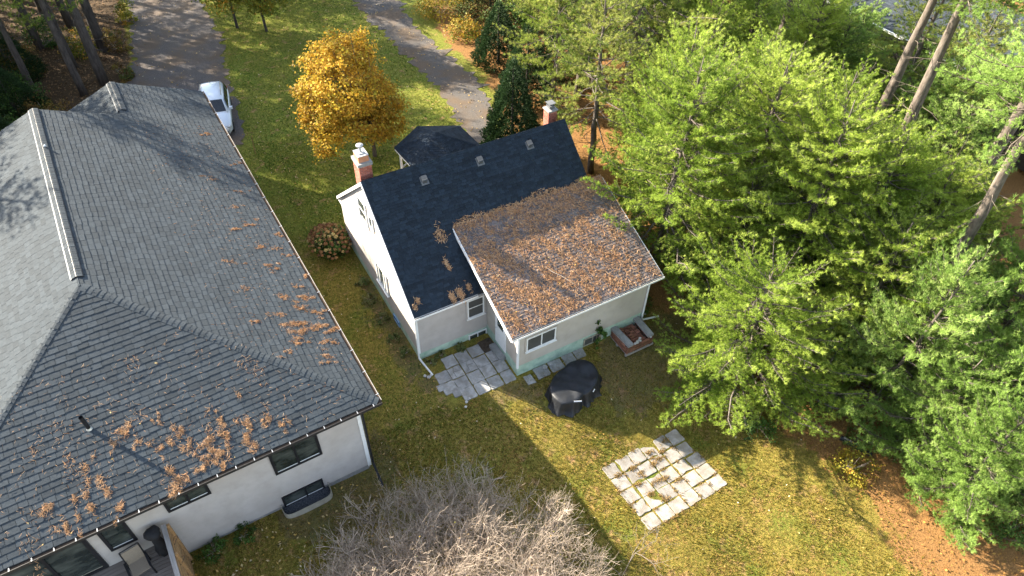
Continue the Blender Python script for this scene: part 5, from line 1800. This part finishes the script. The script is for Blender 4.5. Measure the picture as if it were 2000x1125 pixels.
# hydrangea with dried heads
hy = thing('hydrangea_bush', 'round hydrangea bush with dried brown flower heads at the gable wall', 'shrub', (6.72, 28.75, 0))
r = np.random.default_rng(70)
P, N, cid = clump_cloud(r, (0, 0, .45), (1.05, 1.35, .75), 90, 26, .12, .3)
k_ = P[:, 2] > .03
leafy(71, P[k_], N[k_], .12, M['leaf_green'], hy, np.clip(.5 + r.normal(0, .25, k_.sum()), .02, .97), name='foliage')
heads = []
h0_ = None
for i in range(400):
    a = r.uniform(0, 6.28); q = math.sqrt(r.uniform(0, 1)); p = np.array((1.08 * q * math.cos(a), 1.38 * q * math.sin(a), 0))
    p[2] = .45 + .75 * math.sqrt(max(0, 1 - q * q)) * r.uniform(.9, 1.05)
    if all(np.linalg.norm(p - e) > .17 for e in heads):
        heads.append(p)
        if h0_ is None:
            d = unit(r.normal(0, 1, (110, 3))); d[:, 2] = np.abs(d[:, 2]) * .9 + d[:, 2] * .1
            V, F, vr = quads(d * .105 * r.uniform(.75, 1, (110, 1)), d, .05, r, np.zeros(110))
            h0_ = mesh_obj('flower_head', V, F, M['flower_brown'], hy, vr); o = h0_
        else:
            o = h0_.copy(); COL.objects.link(o)
        o.location = p; o.rotation_euler = (0, 0, r.uniform(0, 6)); o.scale = (r.uniform(.8, 1.2),) * 3
segs = [(np.zeros(3), p * .95, .012, .005) for p in heads]
V, F, vr = tubes(segs, 4); mesh_obj('stems', V, F, M['twig'], hy, vr)


# bare shrub in the foreground and a bare sapling
def twigs(r, starts, depth, segs, tips=None):
    for p, d, L, rd_, lev in starts:
        stack = [(p, d, L, rd_, lev)]
        while stack:
            p, d, L, rd_, lev = stack.pop()
            n = 3
            q = p
            for i in range(n):
                d = unit(d + r.normal(0, .16, 3) + np.array((0, 0, .05)))
                e = q + d * L / n
                segs.append((q, e, rd_ * (1 - .25 * i / n), rd_ * (1 - .25 * (i + 1) / n)))
                if lev > 0 and (i > 0 or lev < depth):
                    nd = unit(d + r.normal(0, .55, 3))
                    stack.append((e, nd, L * r.uniform(.5, .8), rd_ * .58, lev - 1))
                q = e
            if lev > 0:
                stack.append((q, unit(d + r.normal(0, .35, 3)), L * .72, rd_ * .65, lev - 1))


bs2 = thing('bare_shrub', 'big leafless thicket of grey twigs in the foreground', 'shrub', T0(3.5, 8.5))
r = np.random.default_rng(80)
segs = []
CTR = np.array((4.2, 8.6))
st = []
for i in range(760):
    a = r.uniform(0, 6.28); q = math.sqrt(r.uniform(0, 1))
    p = np.array((5.1 * q * math.cos(a), 4.9 * q * math.sin(a), -.1))
    d = unit(np.array((p[0] * .07, p[1] * .07, 1.)) + r.normal(0, .14, 3))
    hh = (1.42 - .45 * q ** 2) * r.uniform(.8, 1.15)
    st.append((p, d, hh, .016 if i % 11 else .04, 3))
twigs(r, st, 3, segs)
segs = [s for s in segs if s[1][2] < 4.3]
V, F, vr = tubes(segs, 3)
mesh_obj('twigs', V, F, M['twig'], bs2, vr)
tp = np.array([s[1] for s in segs if s[3] < .006])
tp = tp[r.integers(0, len(tp), 2200)]
leafy(81, tp, unit(r.normal(0, 1, tp.shape) + (0, 0, .5)), .055, M['leaf_yellow'], bs2, np.clip(r.normal(.45, .2, len(tp)), .02, .97), name='last_leaves')

sa = thing('bare_sapling', 'thin bare sapling leaning over the slab patio corner', 'tree', T0(9.6, 7.2))
r = np.random.default_rng(85)
segs = []
twigs(r, [(np.array((0, 0, 0.)), unit(np.array((.25, .3, 1.))), 1.5, .016, 3), (np.array((0.1, 0.05, 0.)), unit(np.array((-.05, .5, 1.))), 1.3, .012, 3)], 3, segs)
V, F, vr = tubes(segs, 4); mesh_obj('branches', V, F, M['sapling'], sa, vr)

# ---------------------------------------------------------------- neighbour house beyond the pines, shed, small things
nh = thing('neighbour_house', 'neighbour house with a slate blue shingle roof behind the pines', 'house', (50.5, 27.0, 0))
nl_ = np.array((50.5, 27., 0.))
g = MB(); g.bx(46.2, 55.0, 12.5, 40.0, -.3, 3.85); g.build('wall', M['dark_wall'], nh, True)
nm_ = .42
g = MB(); g.solid([(45.6, 12, 4.0), (50.6, 12, 4 + 5 * nm_), (50.6, 40.5, 4 + 5 * nm_), (45.6, 40.5, 4.0)][::-1], (0, 0, -.1))
g.solid([(55.6, 12, 4.0), (50.6, 12, 4 + 5 * nm_), (50.6, 40.5, 4 + 5 * nm_), (55.6, 40.5, 4.0)], (0, 0, -.1))
nr = g.build('roof', M['underlay'], nh, True)
mbs = MB()
O, u, v, n = frame(np.array((45.6, 40.5, 4.0)) - nl_, (0, -1, 0), (1, 0, nm_))
for t in shingle_tabs(O, u, v, n, lambda vv: (0, 28.5), 5 * math.hypot(1, nm_), .2, .42, 71):
    Vv, Ff = tab_geo(O, u, v, n, t); mbs.add(Vv, Ff, t[5])
O, u, v, n = frame(np.array((55.6, 12, 4.0)) - nl_, (0, 1, 0), (-1, 0, nm_))
for t in shingle_tabs(O, u, v, n, lambda vv: (0, 28.5), 5 * math.hypot(1, nm_), .2, .42, 72):
    Vv, Ff = tab_geo(O, u, v, n, t); mbs.add(Vv, Ff, t[5])
tag(mbs.build('roof_shingles', M['shingle_slate'], nr), kind='stuff')
g = MB(); g.beam((45.52, 12, 3.95), (45.52, 40.5, 3.95), .12, .13); g.build('gutter', M['white_paint'], nh, True)
nd_ = thing('neighbour_deck', 'grey neighbour deck with a railing below the slate roof', 'deck', (43.6, 29.0, 0))
g0 = None
for k in range(20):
    if g0 is None:
        g = MB(); g.box((0, 0, 0), (.14, 8, .035)); g0 = g.build('deck_board', M['deck'], nd_); o = g0
    else:
        o = g0.copy(); COL.objects.link(o)
    o.location = (-1.5 + k * .15, 0, .8)
g = MB()
for y in np.arange(-4, 4.05, .16): g.bx(-1.62, -1.58, y - .02, y + .02, .8, 1.7)
g.bx(-1.66, -1.54, -4.05, 4.05, 1.7, 1.76); g.bx(-1.6, -1.5, -4, 4, -.2, .8)
g.build('railing', M['wood_grey'], nd_)

sd_ = thing('garden_shed', 'small grey roofed shed half hidden behind the olive pines', 'shed', (34.0, 36.6, 0), rad(35))
g = MB(); g.bx(-1.6, 1.6, -1.1, 1.1, -.1, 2.0); g.build('wall', M['wood_grey'], sd_)
g = MB(); g.solid([(-1.8, -1.35, 1.95), (1.8, -1.35, 1.95), (1.8, 0, 2.6), (-1.8, 0, 2.6)], (0, 0, -.08)); g.solid([(-1.8, 0, 2.6), (1.8, 0, 2.6), (1.8, 1.35, 1.95), (-1.8, 1.35, 1.95)], (0, 0, -.08))
g.build('roof', M['shingle_slate'], sd_)
tr_ = thing('utility_trailer', 'white framed utility trailer with red lamps under the olive pines', 'trailer', (33.6, 39.4, 0), rad(-30))
g = MB(); g.bx(-1.3, 1.3, -.7, .7, .5, .56); g.build('bed', M['wood_grey'], tr_)
g = MB()
for yy in (-.72, .72): g.bx(-1.35, 1.35, yy - .03, yy + .03, .48, .85)
g.bx(-1.36, -1.3, -.72, .72, .48, .85); g.beam((1.3, .5, .5), (2.3, 0, .5), .08, .08); g.beam((1.3, -.5, .5), (2.3, 0, .5), .08, .08)
g.build('frame', M['white_paint'], tr_)
for yy in (-.8, .8):
    g = MB(); g.tube([(0, yy - .08, .3), (0, yy + .08, .3)], .3, 14); g.build('wheel', M['rubber'], tr_)
    g = MB(); g.box((-1.38, yy * .8, .6), (.04, .14, .1)); g.build('tail_light', M['red_plastic'], tr_)
g = MB(); g.bx(-.06, .06, -.06, .06, -.2, 1.3); g.bx(-.08, .08, -.08, .08, 1.3, 1.34)
o = g.build('marker_post', M['white_paint']); o.location = (31.1, 35.2, 0); tag(o, 'short white post in the ground between the olive pines', 'post')
g = MB(); g.tube([(0, 0, .1), (.35, -.95, .09), (.5, -1.3, .05)], .12, 10)
o = g.build('drain_pipe', M['car_trim']); o.location = T0(22.1, 7.4); tag(o, 'black drain pipe lying at the lawn edge under the young pine', 'pipe')
g = MB(); g.tube([(.05, -.1, .2), (.28, -.75, .2)], .05, 6); p_ = g.build('tape', M['galv'], o)
g = MB(); g.tube([(0, 0, 0), (.06, .02, 1.25)], .022, 6)
o = g.build('garden_stake', M['fence_wood']); o.location = (5.9, 39.2, 0); tag(o, 'thin wooden garden stake beside the roof edge near the car', 'stake')
g = MB(); g.tube([(0, 0, 0), (.7, -.3, .02), (1.3, -.2, .03)], .05, 8)
o = g.build('plastic_tube', M['white_paint']); o.location = (23.0, 16.8, .08); tag(o, 'white plastic tube on the ground below the spreading pine', 'tube')


# ---------------------------------------------------------------- grass, leaves, needles
def grass(name, boxes, per_m2, seed, material, hgt, wid, keep, base, label):
    r = np.random.default_rng(seed)
    Ps = []
    for (x0, x1, y0, y1) in boxes:
        n = int((x1 - x0) * (y1 - y0) * per_m2)
        Ps.append(np.stack([r.uniform(x0, x1, n), r.uniform(y0, y1, n)], 1))
    P = np.concatenate(Ps)
    P = P[keep(P[:, 0], P[:, 1])]
    z = terr(P[:, 0], P[:, 1]) - .015
    P3 = np.stack([P[:, 0], P[:, 1], z], 1)
    pn = .5 + .16 * np.sin(P[:, 0] * 9.1 + 3 * np.sin(P[:, 1] * 5.)) * np.sin(P[:, 1] * 8.3 + 2 * np.sin(P[:, 0] * 4.)) + .22 * np.sin(P[:, 0] * 1.1 + 2 * np.sin(P[:, 1] * .6)) * np.cos(P[:, 1] * .9 + np.sin(P[:, 0] * .8)) + .12 * np.sin(P[:, 0] * 4.1 + P[:, 1] * 2.2) * np.sin(P[:, 1] * 3.7)
    var = np.clip(base + (pn - .5) * .9 + r.normal(0, .14, len(P)), .02, .97)
    V, F, vr = tri_fans(P3, np.tile((0, 0, 1.), (len(P3), 1)), 3, hgt, wid, .62, r, var)
    o = mesh_obj(name, V, F, material, None, np.clip(vr, .01, .98))
    return tag(o, label, 'grass', kind='stuff')


def off_paving(x, y):
    k = np.ones(x.shape, bool)
    k &= poly_sd(x, y, [(11.76, 11.4), (16.04, 11.5), (16.24, 8.24), (11.81, 8.13)]) > -.1
    lx = (x - 7.42) * math.cos(SA) + (y - 19.62) * math.sin(SA)
    ly = -(x - 7.42) * math.sin(SA) + (y - 19.62) * math.cos(SA)
    k &= ~((lx > 0.02) & (lx < 10.6) & (ly > -.05) & (ly < 9.4))
    k &= ~((lx > .1) & (lx < 10.6) & (ly > -2.95) & (ly < .1))
    k &= ~((x < 3.4) & (y > 15.82))
    k &= ~((x > -.45) & (x < 1.75) & (y > 15.1) & (y < 16))
    k &= (poly_sd(x, y, DRIVE) > .05) & (poly_sd(x, y, LANE) > .05)
    r = np.random.default_rng(77)
    for p in BARE:
        k &= (poly_sd(x, y, p) > 0) | (r.uniform(0, 1, x.shape) < .6)
    l = np.minimum(poly_sd(x, y, LITTER), poly_sd(x, y, FOREST))
    k &= r.uniform(0, 1, x.shape) < np.clip(.5 + l / 2.5, .06, 1)
    return k


grass('lawn_grass', [(-4, 24, -2.5, 17)], 260, 300, M['grass'], .08, .024, off_paving, .5, 'short yellowing lawn grass behind the two houses')
grass('side_grass', [(3.4, 9, 14.5, 40)], 130, 301, M['grass_green'], .07, .022, off_paving, .45, 'short green lawn grass between the two houses')
grass('front_grass', [(6, 22, 29, 60), (8, 20, 60, 76)], 62, 302, M['grass_green'], .09, .03, off_paving, .4, 'green lawn grass under the orange maple')
# tufts in the joints of the slab patio
r = np.random.default_rng(303)
JP = []
for i in range(6):
    for j in range(5):
        for e in range(4):
            if r.uniform() < .5:
                s0_, t0_ = ((i + r.uniform(0, 1)) / 6, (j + r.choice([0, 1])) / 5) if e < 2 else ((i + r.choice([0, 1])) / 6, (j + r.uniform(0, 1)) / 5)
                c = bil(s0_, t0_)
                m_ = r.integers(4, 26)
                JP.append(c + r.normal(0, .05, (m_, 2)))
for s_, t_ in ((.55, .12), (.33, .3), (.5, .52), (.42, .5), (.6, .25), (.22, .42), (.3, .2), (.68, .18), (.8, .08), (.5, .28), (.25, .6), (.62, .62), (.1, .2), (.35, .75)):
    JP.append(bil(s_, t_) + r.normal(0, .09, (75, 2)) * np.array((1.3, .7)))
JP = np.concatenate(JP)
V, F, vr = tri_fans(np.stack([JP[:, 0], JP[:, 1], terr(JP[:, 0], JP[:, 1]) + .015], 1), np.tile((0, 0, 1.), (len(JP), 1)), 4, .075, .018, 1.2, r, np.clip(r.normal(.5, .25, len(JP)), .02, .97))
tag(mesh_obj('joint_grass', V, F, M['dry_grass'], None, np.clip(vr, .01, .98)), 'dry grass growing in the joints of the slab patio', 'grass', kind='stuff')


def scatter_leaves(name, n, box, seed, material, size, keep, label, zf=None, base=.5, sp=.25):
    r = np.random.default_rng(seed)
    P = np.stack([r.uniform(box[0], box[1], n), r.uniform(box[2], box[3], n)], 1)
    P = P[keep(P[:, 0], P[:, 1], r)]
    z = (terr(P[:, 0], P[:, 1]) + .055) if zf is None else zf(P[:, 0], P[:, 1])
    N = unit(r.normal(0, .35, (len(P), 3)) + (0, 0, 1))
    V, F, vr = quads(np.stack([P[:, 0], P[:, 1], z], 1), N, size, r, np.clip(r.normal(base, sp, len(P)), .02, .97), .55)
    return tag(mesh_obj(name, V, F, material, None, vr), label, 'leaves', kind='stuff')


inside = lambda poly: (lambda x, y, r: poly_sd(x, y, poly) < 0)
scatter_leaves('fallen_leaves', 520, (-4, 22, -2, 17.5), 310, M['fallen_leaf'], .09, lambda x, y, r: off_paving(x, y) | (r.uniform(0, 1, x.shape) < .15), 'pale fallen leaves scattered over the back lawn', base=.55)
scatter_leaves('fallen_leaves', 420, (-4.5, 3.2, 11, 15.6), 315, M['fallen_leaf'], .13, lambda x, y, r: off_paving(x, y), 'pale fallen leaves on the shaded grass below the white wall', base=.6)
scatter_leaves('fallen_leaves', 420, (4, 8, 15, 40), 311, M['fallen_leaf'], .09, lambda x, y, r: off_paving(x, y), 'yellow leaves on the grass between the houses', base=.55)
scatter_leaves('fallen_leaves', 2400, (6, 23, 29, 62), 312, M['fallen_leaf'], .11, lambda x, y, r: (poly_sd(x, y, DRIVE) > -.3) & (r.uniform(0, 1, x.shape) < np.where(np.hypot(x - 12, y - 35) < 5, .9, .35)), 'yellow leaves on the front lawn under the maple', base=.5)
scatter_leaves('fallen_leaves', 1600, (0, 26, 30, 72), 313, M['fallen_leaf'], .12, lambda x, y, r: (np.minimum(poly_sd(x, y, DRIVE), poly_sd(x, y, LANE)) < .4), 'leaves lying on the driveway and the gravel lane', zf=lambda x, y: np.full(x.shape, .04), base=.45)
scatter_leaves('forest_leaves', 24000, (18.5, 40, -4, 44), 314, M['litter_leaf'], .12, lambda x, y, r: poly_sd(x, y, LITTER) < r.normal(0, .5, x.shape), 'orange leaf litter under the pines', base=.5, sp=.22)
scatter_leaves('forest_leaves', 14000, (-12, 4, 42, 74), 316, M['woods_leaf'], .16, lambda x, y, r: poly_sd(x, y, FOREST) < r.normal(0, .4, x.shape), 'brown leaf litter in the woods beside the driveway', base=.38, sp=.22)


def needles_on(name, P, v, n, per, seed, spread, label, ln=.16, wd=.011, down=.6, zl=.03):
    """dead needle strands lying in clumps on a roof plane; P clump centres, v upslope"""
    r = np.random.default_rng(seed)
    P = np.asarray(P, float)
    u = np.cross(v, n)
    Q = np.repeat(P, per, 0) if np.isscalar(per) else np.repeat(P, per, 0)
    K = len(Q)
    su = np.asarray(spread).reshape(-1, 1) if not np.isscalar(spread) else spread
    if not np.isscalar(spread):
        su = np.repeat(np.asarray(spread), per)[:, None]
    if not np.isscalar(per) and len(P) > 8:
        cid = np.repeat(np.arange(len(P)), per)
        trail = r.normal(0, 1.0, (len(P), 7, 2)); pick = np.minimum(r.integers(0, 7, K), r.integers(0, 7, K))
        Q = Q + trail[cid, pick, :1] * su * .85 * u + trail[cid, pick, 1:] * su * 1.5 * v
        su = su * .42
    Q = Q + r.normal(0, 1, (K, 1)) * su * .55 * u + r.normal(0, 1, (K, 1)) * su * v + n * (zl + np.abs(r.normal(0, .014, (K, 1))))
    d = unit(-v * down + u * r.normal(0, .75, (K, 1)) + v * r.normal(0, .35, (K, 1)) + n * r.normal(0, .1, (K, 1)))
    s = unit(np.cross(d, n + r.normal(0, .3, (K, 3))))
    l = ln * r.uniform(.5, 1.2, (K, 1))
    b = n * r.uniform(0, .02, (K, 1))
    V = np.stack([Q - d * l / 2 - s * wd / 2, Q - d * l / 2 + s * wd / 2, Q + b + s * wd / 2, Q + d * l / 2, Q + b - s * wd / 2], 1).reshape(-1, 3)
    F = (np.arange(K)[:, None] * 5 + np.array([[0, 1, 2, 3, 4]]))
    o = mesh_obj(name, V, F, M['needle'], None, np.repeat(np.clip(r.normal(.5, .25, K), .02, .97), 5))
    return tag(o, label, 'needles', kind='stuff')


def ncl(x, y, seed):
    """cheap clumpy field 0..1"""
    r = np.random.default_rng(seed)
    f = np.zeros(x.shape)
    for k in range(14):
        kx, ky = r.normal(0, 3.6, 2); f += np.sin(kx * x + ky * y + r.uniform(0, 6.28))
    return f / 5.3


R3 = np.array(SM.to_3x3())
nX = R3 @ nx; vX = R3 @ vx
r = np.random.default_rng(320)
n_ = 37000
lx, ly = r.uniform(XE0, XE1, n_), r.uniform(YE, YT, n_)
cl = .6 * ncl(lx * 2.6, ly * 1.1, 5) + .5 * ncl(lx * .8, ly * .7, 7)
prob = np.clip(.16 + .55 * np.clip(cl + .28, 0, 1), 0, 1)
prob *= np.clip(1.2 - .8 * np.clip((lx - 8.2) / 2.5, 0, 1) * (ly < .5), .3, 1.2)
prob = np.where((ly > -2.9), prob, prob * .4)
prob = np.where(ly > .9, np.clip(.12 + .42 * (ncl(lx * 1.5, ly, 6) > 0) + .4 * (ly > 2.0), .08, 1), prob)
k_ = r.uniform(0, 1, n_) < prob
C = np.array([S2W((a, b, ZE + me_ * (b - YE))) for a, b in zip(lx[k_], ly[k_])])
needles_on('needle_litter', C, vX, nX, 1, 321, .02, 'orange dead pine needles covering the lower rear roof', .19, .011, zl=.022)
# thick shaded mat where the two slopes meet, running up the main slope
nm2, vm2 = R3 @ n, R3 @ v
O_, u_, v_, n__ = frame((0, 0, EZ), (1, 0, 0), (0, 1, ms))
nM, vM = R3 @ n__, R3 @ v_
lx, ly = r.uniform(XE0 + .1, 10.2, 5000), r.uniform(YT - .5, YT + .6, 5000)
lim = YT + .14 + .1 * ncl(lx, ly, 9)
k_ = (ly < lim) & (r.uniform(0, 1, 5000) < .9)
C = np.array([S2W((a, b, EZ + ms * b)) for a, b in zip(lx[k_], ly[k_])])
needles_on('needle_litter', C, vM, nM, 1, 322, .03, 'brown mat of pine needles along the foot of the steep roof', .19, .012, down=.2, zl=.022)
MC = [(2.42, 2.25, .2, 130), (2.2, 1.35, .1, 40), (2.25, 1.15, .07, 30), (.4, .48, .09, 60), (1.9, .18, .12, 130), (2.3, .15, .15, 150), (2.75, .3, .1, 60), (.2, .3, .08, 30)]
C = np.array([S2W((a, b, EZ + ms * b)) for a, b, s, k in MC])
needles_on('needle_litter', C, vM, nM, np.array([m[3] for m in MC]), 323, np.array([m[2] for m in MC]), 'small brown needle clumps on the dark steep slope', .16, .015)
# clumps on the hip roof
EC = [(2.91, 26.66, .18, 90), (3.01, 23.6, .14, 70), (3.91, 25.91, .1, 40), (3.47, 21.58, .16, 90), (2.73, 19.79, .26, 190), (3.0, 19.6, .25, 150), (3.79, 19.61, .18, 150), (3.71, 20.51, .16, 80), (2.81, 21.67, .12, 50), (4.0, 22.89, .1, 45),
      (1.39, 20.31, .1, 30), (3.19, 17.95, .15, 60), (1.61, 24.18, .15, 30), (3.1, 34.98, .14, 60), (2.34, 30.8, .2, 30), (1.91, 18.49, .1, 25), (3.9, 32.1, .12, 30), (2.86, 25.19, .12, 40), (3.76, 24.37, .1, 30), (2.35, 19.03, .14, 60),
      (3.3, 20.9, .2, 70), (2.2, 20.6, .2, 40), (3.5, 18.7, .2, 60), (3.6, 22.2, .12, 30), (3.3, 24.9, .12, 30), (2.6, 28.2, .15, 25), (3.3, 29.4, .12, 25), (1.8, 22.4, .2, 25)]
vE = unit(np.array((-1, 0, PM))); vS = unit(np.array((0, 1, PM)))
C = np.array([(a, b, HZ + (HX - a) * PM) for a, b, s, k in EC])
needles_on('needle_litter', C, vE, nE, np.array([int(m[3] * 2.0) for m in EC]), 324, np.array([m[2] for m in EC]), 'orange pine needle clumps on the right slope of the grey hip roof', .16, .0065, zl=.018)
SC = [(-1.53, 16.51, .2, 170), (-1.75, 15.95, .16, 120), (-.29, 15.95, .2, 170), (.34, 16.35, .15, 70), (-1.35, 15.95, .2, 130), (-2.47, 17.15, .2, 120), (-3.74, 17.99, .16, 90), (-2.86, 15.9, .22, 170), (-2.96, 15.62, .14, 90), (-4.94, 16.73, .25, 130),
      (-5.47, 16.24, .2, 110), (-6.49, 16.56, .16, 80), (.84, 16.03, .12, 50), (-1.02, 16.5, .12, 60), (-1.02, 16.95, .1, 40), (-3.2, 16.95, .12, 40), (-4.33, 17.64, .12, 40), (-4.68, 15.7, .12, 60), (-2.12, 16.29, .16, 80), (-6.2, 16.02, .16, 70), (-2.74, 17.81, .1, 30),
      (-3.55, 17.37, .12, 30), (-.1, 16.6, .2, 60), (-1.2, 17.6, .4, 40), (-3.6, 18.4, .5, 40), (-5.6, 17.4, .5, 60), (-7, 16, .5, 50), (.6, 17.4, .4, 30)]
C = np.array([(a, b, HZ + (b - HY) * PM) for a, b, s, k in SC])
needles_on('needle_litter', C, vS, nS, np.array([int(m[3] * 2.0) for m in SC]), 325, np.array([m[2] for m in SC]), 'orange pine needle clumps on the near slope of the grey hip roof', .16, .0065, zl=.018)
rr = np.random.default_rng(326)
xy = np.stack([rr.uniform(-9, 3.5, 900), rr.uniform(15.6, 20.5, 900)], 1); xy = xy[(4.1 - xy[:, 0]) > (xy[:, 1] - 15.47) + .1]
needles_on('needle_litter', np.column_stack([xy, HZ + (xy[:, 1] - HY) * PM]), vS, nS, 1, 327, .05, 'single pine needles strewn over the near slope of the grey hip roof', .14, .006)
xy = np.stack([rr.uniform(0, 4.0, 700), rr.uniform(17, 36, 700)], 1); xy = xy[(4.1 - xy[:, 0]) < (xy[:, 1] - 15.47) - .1]
needles_on('needle_litter', np.column_stack([xy, HZ + (HX - xy[:, 0]) * PM]), vE, nE, 1, 328, .05, 'single pine needles strewn over the right slope of the grey hip roof', .14, .006)
# a few leaves and a fallen stick on the roofs
r = np.random.default_rng(330)
lp = [S2W((x, y, ZE + me_ * (y - YE) + .04)) for x, y in zip(r.uniform(3.3, 10.6, 60), r.uniform(-2.9, 3.0, 60))]
V, F, vr = quads(np.array(lp), unit(np.tile(nX, (60, 1)) + r.normal(0, .3, (60, 3))), .09, r, np.clip(r.normal(.75, .2, 60), .02, .97), .6)
tag(mesh_obj('roof_leaves', V, F, M['fallen_leaf'], None, vr), 'pale leaves lying on the lower rear roof', 'leaves', kind='stuff')
lp = [(x, y, HZ + (y - HY) * PM + .04) for x, y in ((-6.1, 15.62), (-6.9, 15.65), (-4.4, 17.2), (-3.3, 17.9), (-.3, 16.4), (-2.2, 19.6), (-5.3, 15.7), (-4.0, 18.6), (.9, 16.2), (-7.1, 16.4), (-1.0, 15.7))]
V, F, vr = quads(np.array(lp), unit(np.tile(nS, (len(lp), 1)) + r.normal(0, .3, (len(lp), 3))), .09, r, np.clip(r.normal(.7, .2, len(lp)), .02, .97), .6)
tag(mesh_obj('roof_leaves', V, F, M['fallen_leaf'], None, vr), 'yellow leaves lying on the near slope of the grey hip roof', 'leaves', kind='stuff')
g = MB()
pts = [S2W((x, y, ZE + me_ * (y - YE) + .05)) for x, y in ((6.05, -.75), (6.25, -1.1), (6.5, -1.35), (6.75, -1.75), (6.9, -1.95))]
g.tube(pts, [.012, .014, .012, .01, .006], 5)
tag(g.build('fallen_stick', M['twig']), 'bare pale stick lying on the needle covered rear roof', 'stick')
